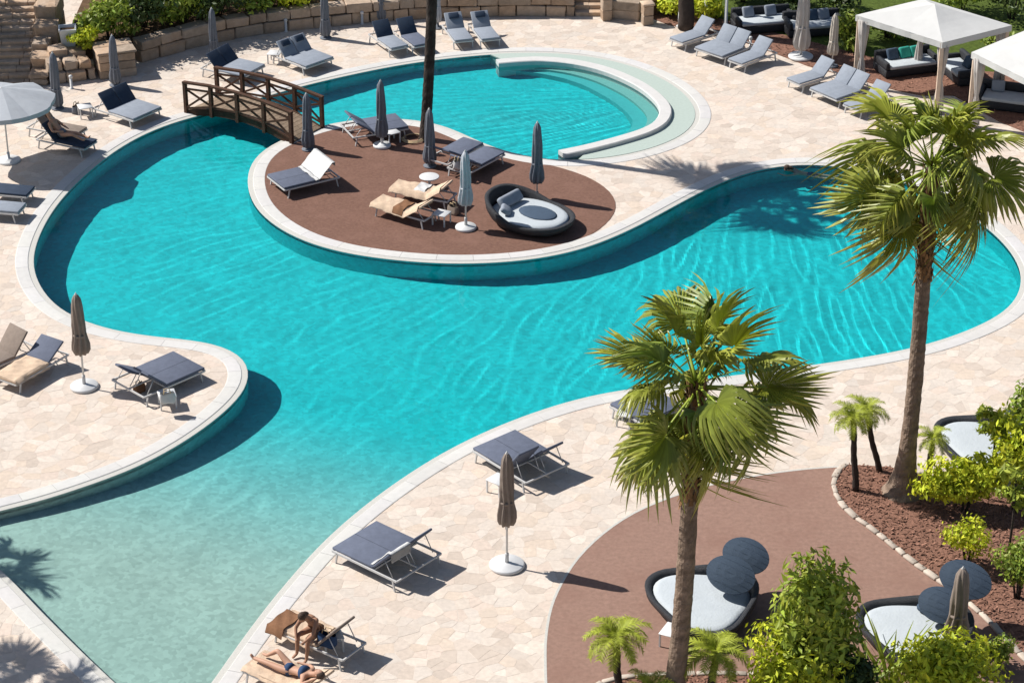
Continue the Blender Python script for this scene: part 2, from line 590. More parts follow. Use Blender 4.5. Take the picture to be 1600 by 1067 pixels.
def tile_material():
    m = bpy.data.materials.new('pool_tile')
    m.use_nodes = True
    nt = m.node_tree
    b = nt.nodes['Principled BSDF']
    b.inputs['Roughness'].default_value = 0.6
    geo = nt.nodes.new('ShaderNodeNewGeometry')
    vo = node(nt, 'ShaderNodeTexVoronoi', Scale=9.0)
    vo.voronoi_dimensions = '3D'
    nt.links.new(geo.outputs['Position'], vo.inputs['Vector'])
    sep = nt.nodes.new('ShaderNodeSeparateColor')
    nt.links.new(vo.outputs['Color'], sep.inputs[0])
    mr = nt.nodes.new('ShaderNodeMapRange')
    mr.inputs['To Min'].default_value = 0.86
    mr.inputs['To Max'].default_value = 1.10
    nt.links.new(sep.outputs[0], mr.inputs['Value'])
    nz = node(nt, 'ShaderNodeTexNoise', Scale=0.8, Detail=5.0)
    nt.links.new(geo.outputs['Position'], nz.inputs['Vector'])
    m2 = nt.nodes.new('ShaderNodeMapRange')
    m2.inputs['From Min'].default_value = 0.3
    m2.inputs['From Max'].default_value = 0.7
    m2.inputs['To Min'].default_value = 0.93
    m2.inputs['To Max'].default_value = 1.07
    nt.links.new(nz.outputs['Fac'], m2.inputs['Value'])
    mm = nt.nodes.new('ShaderNodeMath')
    mm.operation = 'MULTIPLY'
    nt.links.new(mr.outputs[0], mm.inputs[0])
    nt.links.new(m2.outputs[0], mm.inputs[1])
    vm = nt.nodes.new('ShaderNodeVectorMath')
    vm.operation = 'MULTIPLY'
    vm.inputs[0].default_value = (1.0, 1.0, 1.0)
    nt.links.new(mm.outputs[0], vm.inputs[1])
    ta = nt.nodes.new('ShaderNodeAttribute')
    ta.attribute_name = 'tint'
    v2 = nt.nodes.new('ShaderNodeVectorMath')
    v2.operation = 'MULTIPLY'
    nt.links.new(vm.outputs[0], v2.inputs[0])
    nt.links.new(ta.outputs['Color'], v2.inputs[1])
    nt.links.new(v2.outputs[0], b.inputs['Base Color'])
    return m


M_TILE = tile_material()
basin = mb.build('pool_basin', M_TILE)
tag(basin, kind='structure')

# ---- round basin: curved white weir wall, submerged shelf, shallow splash channel
RING_PX = [(777, 96), (812, 93), (850, 92), (900, 97), (950, 109), (998, 130), (1028, 152), (1040, 171), (1033, 189), (1010, 203), (970, 216), (920, 229), (877, 238)]
RING = smooth_loop([at(x, y, 0.12).xy for x, y in RING_PX], 0.25, False)


def strip(line, prof, m, name, parent=None):
    rings = [[(q.x, q.y, z) for q in offset_loop(line, off, False)] for off, z in prof]
    n = len(line)
    k = len(prof)
    mb = MB()
    vs = [p for r in rings for p in r]
    fs = [(j * n + i, (j + 1) * n + i, (j + 1) * n + i + 1, j * n + i + 1) for j in range(k - 1) for i in range(n - 1)]
    fs += [tuple(j * n for j in range(k)), tuple(j * n + n - 1 for j in range(k - 1, -1, -1))]
    mb.add(vs, fs)
    return mb.build(name, m, parent)


w = 0.2
ring = strip(RING, [(-w, -1.0), (-w, 0.10), (-w + .03, 0.125), (w - .03, 0.125), (w, 0.10), (w, -1.0)], M_COPING, 'weir_wall')
tag(ring, 'curved white weir wall rising from the round basin', 'wall')
# splash channel floor between ring and rim (top face just under the water)
def nearest_idx(p):
    return min(range(len(POOL)), key=lambda i: (POOL[i] - p).length)


i0, i1 = nearest_idx(at(770, 85).xy), nearest_idx(at(908, 251).xy)
arc = []
i = i0
# walk along the rim over the right-hand side
step = 1
def walk(a, b, s):
    out = [POOL[a]]
    while a != b:
        a = (a + s) % len(POOL)
        out.append(POOL[a])
    return out


wa, wb = walk(i0, i1, 1), walk(i0, i1, -1)
arc = wa if len(wa) < len(wb) else wb
arc = [p for p in arc]
chan_loop = [p for p in arc] + [p for p in reversed(RING[2:-3])]
if area2(chan_loop) < 0:
    chan_loop.reverse()
M_CHAN = mat('channel_floor', (0.40, 0.47, 0.43), 0.7, 0.05, 12.0, 0.1, 40)
ch = prism('splash_channel', chan_loop, -1.1, 0.004, M_CHAN)
tag(ch, kind='structure')
shelf_w = []
nR = len(RING)
for i in range(nR):
    t = i / (nR - 1)
    shelf_w.append(0.18 + 0.95 * math.sin(math.pi * min(max((t - 0.06) / 0.90, 0), 1)) ** 0.7)
inner = []
for i in range(nR):
    a, b = RING[max(i - 1, 0)], RING[min(i + 1, nR - 1)]
    t = (b - a).normalized()
    inner.append((RING[i], Vector((t.y, -t.x)), shelf_w[i]))
cen = sum(RING, Vector((0, 0))) / nR
side = 1 if (cen - RING[nR // 2]).dot(inner[nR // 2][1]) > 0 else -1
M_STEP = [mat('step_tile_pale', (0.30, 0.54, 0.49), 0.6, 0.06, 12), mat('step_tile', (0.10, 0.52, 0.52), 0.6, 0.06, 12)]  # step colours carry the water's depth tint too, paler where shallower
for k, (zs, ws) in enumerate(((-0.30, 0.55), (-0.46, 1.0))):
    lp = [p + n_ * side * (wd * ws) for p, n_, wd in inner] + [p for p in reversed(RING)]
    if area2(lp) < 0:
        lp.reverse()
    s_ = prism('pool_step', lp, -1.1, zs, M_STEP[k], basin)

# ---- water body
def water_material():
    m = bpy.data.materials.new('water')
    m.use_nodes = True
    nt = m.node_tree
    for nd in list(nt.nodes):
        if nd.type != 'OUTPUT_MATERIAL':
            nt.nodes.remove(nd)
    out = nt.nodes['Material Output']
    gl = node(nt, 'ShaderNodeBsdfGlass', Roughness=0.0, IOR=1.25, Color=(0.76, 0.99, 1.0, 1))
    nt.links.new(gl.outputs[0], out.inputs['Surface'])
    return m


wl_ = offset_loop(POOL, -0.002)
Pw = np.array([[p.x, p.y] for p in wl_])
gx = np.arange(Pw[:, 0].min(), Pw[:, 0].max(), 0.07)
gy = np.arange(Pw[:, 1].min(), Pw[:, 1].max(), 0.07)
G = np.array([[a, b] for a in gx for b in gy])
G = G[inside(G, offset_loop(POOL, -0.05))]
wv, wf = cdt(wl_, (), [Vector(g) for g in G])
from mathutils import noise as mnoise


WC = at(1150, 120).xy   # ripples fan out from the far end


def wave(p):
    a = mnoise.noise(Vector((p.x * 0.9 + p.y * 0.25, p.y * 0.45 - p.x * .15, 0.3)))
    d = p - WC
    r_ = d.length
    th = math.atan2(d.x, -d.y)
    bend = 0.5 * mnoise.noise(Vector((p.x * 0.35, p.y * 0.35, 2.2)))
    b = mnoise.noise(Vector((th * 36 + bend, r_ * 0.40, 4.1)))
    b = 1.6 * (1 - min(1, abs(b) * 1.8)) ** 2 - 0.5
    c = mnoise.noise(Vector((th * 52 + bend * 2, r_ * 1.1, 1.7)))
    e = mnoise.noise(Vector((p.x * 3.4, p.y * 2.6, 6.6)))
    g = min(max((p.x + 9) / 13, 0), 1)
    k = (0.62 + 0.38 * g * g * (3 - 2 * g)) * (0.85 + 0.6 * mnoise.noise(Vector((p.x * 0.2, p.y * 0.2, 9.0))))
    return 0.012 * a + (0.0060 * b + 0.006 * c + 0.0045 * e) * k


WXY = np.array([[p.x, p.y] for p in wv])
ed_ = np.zeros(len(WXY))
for s0 in range(0, len(WXY), 2000):
    ed_[s0:s0 + 2000] = np.sqrt(((WXY[s0:s0 + 2000, None, :] - P[None]) ** 2).sum(2).min(1))
RG = np.array([[p.x, p.y] for p in RING])
rd_ = np.zeros(len(WXY))
for s0 in range(0, len(WXY), 4000):
    rd_[s0:s0 + 4000] = np.sqrt(((WXY[s0:s0 + 4000, None, :] - RG[None]) ** 2).sum(2).min(1))
calm = np.clip((ed_ - 0.10) / 0.5, 0, 1) * (0.12 + 0.88 * np.clip((rd_ - 0.8) / 0.8, 0, 1))
WZ = [WATER_Z + wave(p) * float(q) for p, q in zip(wv, calm)]
mb = MB()
mb.add([(p.x, p.y, z_) for p, z_ in zip(wv, WZ)], [t if area2([wv[i] for i in t]) > 0 else t[::-1] for t in wf], smooth=True)
nw = len(wv)
m_ = len(wl_)
bm = bmesh.new()
me = mb.mesh('pool_water')
bm.from_mesh(me)
bmesh.ops.remove_doubles(bm, verts=bm.verts[:], dist=1e-4)
bm.to_mesh(me)
bm.free()
water = link('pool_water', me, water_material())
tag(water, kind='structure')
water.cycles.is_caustics_caster = True
for _o in [basin, ch, ring] + list(basin.children):
    _o.cycles.is_caustics_receiver = True
sun_d.cycles.is_caustics_light = True
SC.cycles.caustics_refractive = True

# ------------------------------------------------------------------ brown resin surfaces and beds
ISLAND_PX = [(437, 216), (412, 232), (399, 250), (395, 270), (396, 292), (404, 315), (424, 338), (455, 358), (495, 374), (545, 388), (605, 397), (665, 403),
             (725, 405), (785, 402), (840, 395), (880, 385), (910, 374), (936, 359), (954, 342), (962, 325), (958, 308), (943, 292), (915, 276), (880, 264), (840, 254),
             (800, 246), (760, 233), (725, 217), (695, 203), (660, 193), (615, 188), (570, 189), (520, 195), (475, 208)]
isl_loop = smooth_loop(pxloop(ISLAND_PX), 0.3)
_rim = offset_loop(POOL, 0.33)
_in = inside(np.array([[p.x, p.y] for p in isl_loop]), POOL)
for _k, _p in enumerate(isl_loop):
    _j = min(range(len(POOL)), key=lambda q: (POOL[q] - _p).length_squared)
    if _in[_k] or (POOL[_j] - _p).length < 0.33:
        isl_loop[_k] = _rim[_j]
if area2(isl_loop) < 0:
    isl_loop.reverse()
isl = prism('island_terrace', isl_loop, -0.02, 0.010, M_RESIN)
tag(isl, kind='structure')
TERR_PX = [(855, 1120), (852, 1040), (853, 995), (861, 950), (877, 912), (903, 872), (942, 834), (990, 802), (1048, 777), (1110, 758), (1190, 742), (1260, 733), (1318, 729),
           (1400, 780), (1480, 860), (1600, 980), (1700, 1120)]
terr_loop = smooth_loop(pxloop(TERR_PX[:13]), 0.3, False) + [at(x, y).xy for x, y in TERR_PX[13:]]
if area2(terr_loop) < 0:
    terr_loop.reverse()
ter = prism('lounge_terrace', terr_loop, -0.02, 0.010, M_RESIN2)
tag(ter, kind='structure')
# pale edging strip along the terrace's curve
edge_line = smooth_loop(pxloop(TERR_PX[:13]), 0.3, False)
e_ = strip(edge_line, [(-0.03, -0.01), (-0.03, 0.013), (0.03, 0.013), (0.03, -0.01)], M_LIP, 'edging_band', ter)

BED_EDGE_PX = [(1322, 727), (1308, 738), (1303, 760), (1312, 785), (1335, 808), (1368, 832), (1405, 862), (1445, 893), (1490, 925), (1535, 962), (1580, 1008), (1630, 1060)]
bed_edge = smooth_loop(pxloop(BED_EDGE_PX), 0.3, False)
bed_loop = bed_edge + [at(x, y).xy for x, y in [(1720, 1060), (1760, 800), (1680, 770), (1600, 775), (1520, 762), (1450, 745), (1390, 731)]]
if area2(bed_loop) < 0:
    bed_loop.reverse()
bed = prism('planting_bed', bed_loop, -0.02, 0.035, M_MULCH)
tag(bed, kind='structure')
BED2_PX = [(900, 1110), (930, 1072), (975, 1060), (1030, 1056), (1120, 1054), (1230, 1056), (1330, 1070), (1430, 1090), (1500, 1130)]
bed2_edge = smooth_loop(pxloop(BED2_PX), 0.3, False)
bed2_loop = bed2_edge + [at(x, y).xy for x, y in [(1450, 1220), (900, 1220)]]
if area2(bed2_loop) < 0:
    bed2_loop.reverse()
bed2 = prism('front_planting_bed', bed2_loop, -0.02, 0.035, M_MULCH)
tag(bed2, kind='structure')


def edging_stones(line, parent):
    L = 0.0
    k = 0
    pts = line
    acc = 0
    seg = [pts[0]]
    for i in range(1, len(pts)):
        d = (pts[i] - pts[i - 1]).length
        acc += d
        if acc > 0.26 + 0.12 * random.random():
            a, b = seg[0], pts[i]
            t = (b - a)
            ln = t.length - 0.02
            ang = math.atan2(t.y, t.x)
            c = (a + b) / 2
            mtx = Matrix.Translation((c.x, c.y, 0)) @ Matrix.Rotation(ang + random.uniform(-.1, .1), 4, 'Z')
            tt = random.uniform(0.62, 0.92)
            mb = MB()
            w_ = random.uniform(0.055, 0.085)
            mb.rbox(-ln / 2, ln / 2, -w_, w_, 0.0, 0.06 + random.uniform(0, .025), 0.02, 1, (tt, tt * .98, tt * .95), mtx)
            mb.build('edging_stone', M_STONE, parent)
            seg = [b]
            acc = 0


def refine(line, step=0.08):
    out = []
    for a, b in zip(line, line[1:]):
        m = max(1, int((b - a).length / step))
        out += [a + (b - a) * (k / m) for k in range(m)]
    return out + [line[-1]]


edging_stones(refine(bed_edge), bed)
edging_stones(refine(bed2_edge), bed2)

# bark chips lying on the beds
def chips(loop, n, parent, z=0.036):
    P = np.array([[p.x, p.y] for p in loop])
    pts = RNG.uniform(P.min(0), P.max(0), (n, 2))
    pts = pts[inside(pts, loop)]
    m = len(pts)
    a = RNG.uniform(0, 2 * math.pi, m)
    L = RNG.uniform(0.02, 0.05, m)
    W = RNG.uniform(0.01, 0.022, m)
    tl = RNG.uniform(0, 0.045, m)
    ca, sa = np.cos(a), np.sin(a)
    V = np.zeros((m, 4, 3))
    for k, (s1, s2) in enumerate(((-1, -1), (1, -1), (1, 1), (-1, 1))):
        V[:, k, 0] = pts[:, 0] + s1 * L * ca - s2 * W * sa
        V[:, k, 1] = pts[:, 1] + s1 * L * sa + s2 * W * ca
        V[:, k, 2] = z + 0.012 + (s1 > 0) * tl
    T = np.repeat(RNG.uniform(0.6, 1.6, m)[:, None], 4, 1).reshape(-1, 1) * np.array([[1, 1, 1]])
    me = np_mesh('bark_chips', V.reshape(-1, 3), np.arange(m * 4).reshape(-1, 4), T)
    c = link('bark_chips', me, M_MULCH, parent)
    c['kind'] = 'stuff'


chips(bed_loop, 9000, bed)
chips(bed2_loop, 4000, bed2)

# right-hand strip of mulch and lawn under the pavilions
STRIP_PX = [(1000, 22), (1045, 40), (1100, 52), (1165, 68), (1210, 84), (1262, 104), (1330, 122), (1400, 142), (1440, 150), (1490, 150), (1560, 190), (1680, 240), (1720, 120), (1450, 110), (1340, 86), (1250, 62), (1150, 38), (1060, 12), (1010, 6)]
st_loop = pxloop(STRIP_PX)
if area2(st_loop) < 0:
    st_loop.reverse()
stp = prism('mulch_border', st_loop, -0.02, 0.03, M_MULCH)
tag(stp, kind='structure')
chips(st_loop, 5000, stp, 0.03)
LAWN_PX = [(1010, 6), (1060, 12), (1150, 38), (1250, 62), (1345, 88), (1450, 112), (1720, 130), (1760, -60), (1000, -60)]
lw_loop = pxloop(LAWN_PX)
if area2(lw_loop) < 0:
    lw_loop.reverse()
lawn = prism('lawn', lw_loop, -0.02, 0.022, M_LAWN)
tag(lawn, kind='structure')

# ------------------------------------------------------------------ paving stones
cop_out = offset_loop(POOL, 0.50)

sp = 0.33
xs = np.arange(-24, 24, sp)
ys = np.arange(35, 86, sp)
SEED = np.array([[x + (0.5 * sp if j % 2 else 0), y] for j, y in enumerate(ys) for x in xs])
SEED = SEED + RNG.uniform(-0.17, 0.17, SEED.shape)
vis = np.ones(len(SEED), dtype=bool)
for i, s in enumerate(SEED):
    x, y = project((s[0], s[1], 0))
    vis[i] = -160 < x < 1760 and -60 < y < 1180
SEED = SEED[vis]
dres = delaunay_2d_cdt([Vector(s) for s in SEED], [], [], 0, 1e-6)
dv, dt = dres[0], dres[2]
around = {}
for t in dt:
    A, B, C = dv[t[0]], dv[t[1]], dv[t[2]]
    d = 2 * (A.x * (B.y - C.y) + B.x * (C.y - A.y) + C.x * (A.y - B.y))
    if abs(d) < 1e-9:
        continue
    a2, b2, c2 = A.length_squared, B.length_squared, C.length_squared
    cc = Vector(((a2 * (B.y - C.y) + b2 * (C.y - A.y) + c2 * (A.y - B.y)) / d, (a2 * (C.x - B.x) + b2 * (A.x - C.x) + c2 * (B.x - A.x)) / d))
    for i in t:
        around.setdefault(i, []).append(cc)
SP = np.array([[p.x, p.y] for p in dv])
keep = ~inside(SP, offset_loop(POOL, 0.36))
for lp in (offset_loop(isl_loop, -0.3), offset_loop(terr_loop, -0.3), bed_loop, lw_loop, offset_loop(bed2_loop, -0.2)):
    keep &= ~inside(SP, lp)
PN = np.array([[p.x, p.y] for p in POOL])
RIM = offset_loop(POOL, 0.46)
PALETTE = [(1.0, 1.0, 1.0), (1.05, 1.04, 1.03), (0.95, 0.93, 0.92), (1.0, 0.95, 0.90), (1.07, 1.07, 1.07), (0.90, 0.87, 0.85), (1.02, 0.97, 0.95), (0.97, 0.98, 0.99)]
stones = []
cand = [i for i in range(len(dv)) if keep[i] and len(around.get(i, ())) >= 4]
flat, where = [], []
for i in cand:
    c = dv[i]
    for q in sorted(around[i], key=lambda q: math.atan2(q.y - c.y, q.x - c.x)):
        if (q - c).length > 0.6:
            q = c + (q - c).normalized() * 0.6
        flat.append((q.x, q.y))
        where.append(i)
FL = np.array(flat)
near_j = np.zeros(len(FL), dtype=int)
near_d = np.zeros(len(FL))
for s0 in range(0, len(FL), 2000):
    D = ((FL[s0:s0 + 2000, None, :] - PN[None]) ** 2).sum(2)
    near_j[s0:s0 + 2000] = D.argmin(1)
    near_d[s0:s0 + 2000] = np.sqrt(D.min(1))
bad = (near_d < 0.47) | inside(FL, POOL)
polys = {}
for k, i in enumerate(where):
    q = RIM[near_j[k]] if bad[k] else Vector(flat[k])
    poly = polys.setdefault(i, [])
    if not poly or (q - poly[-1]).length > 0.03:
        poly.append(q)
for i, poly in polys.items():
    if len(poly) > 2 and (poly[0] - poly[-1]).length < 0.03:
        poly.pop()
    if len(poly) >= 3 and area2(poly) > 0.03:
        stones.append((dv[i], poly))


def stone_geo(c, poly):
    cc = sum(poly, Vector((0, 0))) / len(poly)
    rr = sum((q - cc).length for q in poly) / len(poly)
    k1, k2 = 1 - 0.002 / rr, 1 - 0.0045 / rr
    z = random.uniform(-0.0015, 0.0015)
    low = [(*(cc + (q - cc) * k1), -0.0035) for q in poly]
    top = [(*(cc + (q - cc) * k2), z + random.uniform(-.001, .001)) for q in poly]
    n = len(poly)
    f = [tuple(range(n, 2 * n))] + [(i, (i + 1) % n, (i + 1) % n + n, i + n) for i in range(n)]
    base = random.choice(PALETTE)
    k = random.uniform(0.93, 1.05)
    return low + top, f, tuple(x * k for x in base)


def in_frame(s):
    x, y = project((s[0].x, s[0].y, 0))
    return 15 < x < 1585 and 60 < y < 1050


order = sorted([i for i in range(len(stones)) if in_frame(stones[i])], key=lambda i: stones[i][0].y)
near300 = set(order[:300])
rest = MB()
for i, (c, poly) in enumerate(stones):
    vs, f, t = stone_geo(c, poly)
    if i in near300:
        c0 = Vector((c.x, c.y, 0))
        mb = MB()
        mb.add([Vector(p) - c0 for p in vs], f, t)
        ob = mb.build('flagstone', M_STONE, deck)
        ob.location = c0
    else:
        rest.add(vs, f, t)
ob = rest.build('flagstones', M_STONE, deck)
ob['kind'] = 'stuff'
#@@OBJECTS@@
# ------------------------------------------------------------------ furniture builders
def frame_of(foot, head, z):
    """ground position of the middle and the heading for a piece seen between two pixels (at height z)"""
    a, b = at(*foot, z), at(*head, z)
    d = b - a
    m = (a + b) / 2
    return Vector((m.x, m.y, 0.0)), math.atan2(d.y, d.x) - math.pi / 2


def add_z(p, o):
    return Vector((p.x, p.y, o))


GROUND = {}


def sun_lounger(foot, head, w, angles, label, group, seat=None, back=None, base_z=0.0, hz=0.33, L=None, pillow=None, wheels=False):
    """y runs from foot (-) to head (+); angles: one per backrest panel"""
    L = L or {G_FAR: 1.72, G_RT: 1.72, G_LEFT: 1.78, G_ISL: 1.82}.get(group, 1.95)
    w *= L / 1.95
    loc, rz = frame_of(foot, head, hz)
    loc.z = base_z
    seat = seat or M_GREYC
    back = back or seat
    t = thing('sun_lounger', label, 'sun lounger', loc, rz, group)
    y0, y1 = -L / 2, L / 2
    hy = y0 + L * 0.63
    fr = MB()
    x = w / 2
    rz_ = hz - 0.05
    for s in (-1, 1):
        fr.bar((s * x, y0, rz_), (s * x, y1, rz_), 0.035, 0.045)
    for yy in (y0, hy, y1):
        fr.bar((-x, yy, rz_), (x, yy, rz_), 0.035, 0.04)
    if w > 1.1:
        fr.bar((0, y0, rz_ - .005), (0, y1, rz_ - .005), 0.03, 0.035)
    fr.build('frame', M_MET, t)
    for s in (-1, 1):
        for yy, sp in ((y0 + 0.16, -0.06), (y1 - 0.12, 0.06)):
            mb = MB()
            mb.bar((s * x, yy, rz_), (s * x, yy + sp, 0.0), 0.035, 0.035)
            mb.build('leg', M_MET, t)
    mb = MB()
    tw = random.uniform(0.92, 1.06)
    n = len(angles)
    mb.rbox(-x + 0.01, x - 0.01, y0 - 0.01, hy, hz - 0.02, hz + 0.045, 0.02, 2, (tw, tw, tw))
    if n == 2:
        mb.box(-0.006, 0.006, y0 + .0, hy - .01, hz + 0.0452, hz + 0.047, (0.45, 0.45, 0.45))
    mb.build('seat_cushion', seat, t)
    pw = (2 * x - 0.02) / n
    for k, a in enumerate(angles):
        xa = -x + 0.01 + k * pw + 0.012
        xb = xa + pw - 0.024
        bl = L * 0.37
        mtx = Matrix.Translation((0, hy, hz)) @ Matrix.Rotation(R(a), 4, 'X')
        mb = MB()
        mb.rbox(xa, xb, 0.01, bl, -0.01, 0.05, 0.02, 2, (tw, tw, tw), mtx)
        bk = mb.build('backrest', back, t)
        if pillow:
            mb = MB()
            mb.rbox(xa + pw * .2, xb - pw * .2, bl - 0.26, bl - 0.04, 0.05, 0.12, 0.03, 2, (1, 1, 1), mtx)
            mb.build('pillow', pillow, bk)
        if a > 12:
            tip = mtx @ Vector(((xa + xb) / 2, bl * 0.62, -0.012))
            for sx in (xa + 0.05, xb - 0.05):
                mb = MB()
                mb.tube([(sx, tip.y, tip.z), (sx, min(tip.y + 0.22, y1 - 0.02), rz_)], 0.012, 6)
                mb.build('back_support', M_MET, t)
    return t


def draped_towel(lg,  x0, x1, y0, y1, z, m, label, fold=None, hang=0.12, name='towel', over_back=None, hz=0.33, L=1.95):
    if lg.get('group') == G_ISL:
        L = 1.82
    """towel lying on a lounger, slightly wavy, ends hanging over; local frame of the lounger"""
    t = thing(name, label, 'towel', lg.location, lg.rotation_euler[2])
    nu, nv = 14, 24
    hy = -L / 2 + L * 0.63
    V, F = [], []
    for j in range(nv + 1):
        for i in range(nu + 1):
            u = x0 + (x1 - x0) * i / nu
            s = y0 + (y1 - y0) * j / nv
            zz = z + 0.009 * math.sin(u * 13 + s * 5) + 0.011 * math.sin(s * 9 + u * 6) + 0.008 * math.sin(s * 21 - u * 15)
            if over_back is not None and s > hy:
                d = s - hy
                bl = L * 0.37
                ca_, sa_ = math.cos(R(over_back)), math.sin(R(over_back))
                off = 0.068
                if d <= bl:
                    y_, z_ = hy + d * ca_ - off * sa_, hz + d * sa_ + off * ca_ + (zz - z) * .4
                else:
                    y_, z_ = hy + bl * ca_ + 0.035, hz + bl * sa_ - (d - bl) + 0.05
            else:
                y_, z_ = s, zz
            if i in (0, nu):
                z_ -= hang * (0.85 + 0.15 * math.sin(s * 3.3 + i))
                u += 0.03 * (1 if i else -1)
            V.append((u + 0.010 * math.sin(s * 4.3) + 0.006 * math.sin(s * 17 + i), y_, z_))
    w_ = nu + 1
    for j in range(nv):
        for i in range(nu):
            F.append((j * w_ + i, j * w_ + i + 1, (j + 1) * w_ + i + 1, (j + 1) * w_ + i))
    mb = MB()
    mb.add(V, F, smooth=True)
    mb.add([(a, b, c - 0.012) for a, b, c in V], [f[::-1] for f in F], smooth=True)
    mb.build('cloth', m, t)
    return t


def folded_parasol(base, top_py, label, group, canvas, can_lo=0.36, r=0.17, disc=True, pole_m=None, disc_r=0.36, base_z=0.0, top_h=None):
    p = at(*base, base_z)
    H = (top_h or height_at(p, top_py)) - base_z
    t = thing('parasol', label, 'parasol', p, random.uniform(0, 6), group)
    mb = MB()
    mb.tube([(0, 0, 0.02), (0, 0, H - 0.03)], 0.026, 10)
    mb.build('pole', pole_m or M_POLE, t)
    bs = MB()
    if disc:
        bs.lathe([(disc_r * .96, 0.0), (disc_r, 0.02), (disc_r, 0.06), (disc_r * .93, 0.085), (disc_r * .30, 0.10), (disc_r * .26, 0.11)], 28)
        b_ = bs.build('base', M_WHITE, t)
        mb = MB()
        mb.lathe([(0.045, 0.11), (0.045, 0.34), (0.036, 0.35)], 12)
        mb.build('socket', M_MET, b_)
    else:
        bs.lathe([(0.20, 0.0), (0.21, 0.03), (0.18, 0.045), (0.05, 0.05), (0.045, 0.22)], 20)
        bs.build('base', M_GREYU, t)
    lo = H * can_lo
    nf = 8
    ph = random.uniform(0, 6)

    def wob(an, z):
        k = (z - lo) / (H - lo)
        return 1 + (0.20 * (1 - k) + 0.08) * math.cos(nf * an + ph + 1.5 * math.sin(z * 3)) + 0.05 * math.sin(3 * an + z * 5)
    prof = []
    for k, (f, z) in enumerate([(0.25, 0.0), (0.80, 0.02), (1.0, 0.08), (1.02, 0.17), (0.86, 0.28), (0.78, 0.36), (0.80, 0.5), (0.76, 0.65), (0.70, 0.8), (0.58, 0.92), (0.30, 0.985), (0.06, 1.0)]):
        prof.append((r * f, lo + (H - lo) * z))
    mb = MB()
    mb.lathe(prof, 48, wob=wob)
    c_ = mb.build('canopy', canvas, t)
    mb = MB()
    zb = lo + (H - lo) * 0.33
    mb.lathe([(r * 0.86, zb - 0.03), (r * 0.90, zb), (r * 0.86, zb + 0.03)], 24)
    mb.build('strap', canvas, c_)
    mb = MB()
    mb.lathe([(0.03, H - 0.03), (0.035, H), (0.012, H + 0.04), (0.003, H + 0.06)], 10)
    mb.build('finial', pole_m or M_POLE, t)
    if disc:
        mb = MB()
        mb.box(0.025, 0.075, -0.03, 0.03, 0.95, 1.07)
        mb.tube([(0.075, 0, 1.01), (0.13, 0, 1.01), (0.13, 0, 0.93)], 0.008, 5)
        mb.build('crank', M_DARKM, t)
    return t


def side_table(px, label, r=0.0, w=0.44, h=0.36, m=None):
    p = at(*px)
    t = thing('side_table', label, 'side table', p, random.uniform(0, 1.5), 'small white side tables')
    mb = MB()
    if r:
        mb.lathe([(r, h - 0.03), (r, h), (r * .95, h + 0.006)], 24)
        mb.build('table_top', M_WHITE, t)
        mb = MB()
        mb.lathe([(r * .55, 0), (r * .52, 0.03), (0.04, 0.05), (0.035, h - .03)], 16)
        mb.build('pedestal', M_WHITE, t)
    else:
        mb.rbox(-w / 2, w / 2, -w / 2, w / 2, h - 0.03, h, 0.01, 1)
        mb.build('table_top', M_WHITE, t)
        for sx in (-1, 1):
            for sy in (-1, 1):
                mb = MB()
                mb.box(sx * (w / 2 - .03) - .018, sx * (w / 2 - .03) + .018, sy * (w / 2 - .03) - .018, sy * (w / 2 - .03) + .018, 0, h - .03)
                mb.build('leg', M_WHITE, t)
    return t


# ------------------------------------------------------------------ loungers
G_NEAR = 'sun loungers on the near bank'
G_LOBE = 'sun loungers on the left lobe'
G_LEFT = 'sun loungers on the left bank'
G_FAR = 'sun loungers along the far bank'
G_ISL = 'sun loungers on the island'
G_RT = 'sun loungers by the pavilions'
la = sun_lounger((554, 836), (655, 884), 1.48, (46, 46), 'double grey sun lounger on the near bank with white towel over its raised back', G_NEAR)
draped_towel(la, 0.10, 0.66, 0.16, 0.26 + 0.95, 0.40, M_WHITET, 'white towel folded over the backrest of the near double lounger', over_back=46, hang=0.0)
lb = sun_lounger((772, 687), (856, 737), 1.36, (40, 52), 'double grey sun lounger just behind the nearest taupe parasol', G_NEAR)
lc = sun_lounger((440, 966), (556, 1016), 0.78, (48,), 'lounger under a beige towel with a person sitting on it', G_NEAR, seat=M_BEIGET, back=M_TAUPE)
ld = sun_lounger((396, 1030), (512, 1082), 0.78, (24,), 'lounger at the bottom edge with a sunbather in navy swimwear', G_NEAR, seat=M_BEIGET, back=M_BEIGET)
draped_towel(lc, -0.40, 0.40, -0.98, 0.18, 0.39, M_BEIGET, 'beige towel spread on the lounger of the sitting person', hang=0.16)
draped_towel(ld, -0.40, 0.40, -0.98, 0.85, 0.39, M_BEIGET, 'beige towel spread under the sunbather at the bottom edge', hang=0.10, over_back=24)
draped_towel(lc, -0.30, 0.46, -1.06, -0.62, 0.43, M_BROWNT, 'brown towel bunched over the foot of the sitting person lounger', hang=0.26)
le = sun_lounger((289, 566), (206, 602), 1.30, (42, 30), 'double grey sun lounger with dark seam on the left lobe of the deck', G_LOBE)
lf = sun_lounger((12, 590), (84, 548), 0.80, (30,), 'lounger with beige seat and blue-grey back left of the taupe parasol', G_LOBE, seat=M_BEIGET, back=M_GREYC)
draped_towel(lf, -0.41, 0.41, -0.98, 0.22, 0.39, M_BEIGET, 'beige towel on the lounger left of the taupe parasol', hang=0.14)
lg_ = sun_lounger((-40, 572), (36, 540), 0.78, (50,), 'taupe lounger with raised back cut off by the left edge', G_LOBE, seat=M_TAUPE, back=M_TAUPE)
sun_lounger((52, 300), (-45, 291), 0.75, (35,), 'dark navy lounger at the left edge in the parasol shade', G_LEFT, seat=M_NAVYC)
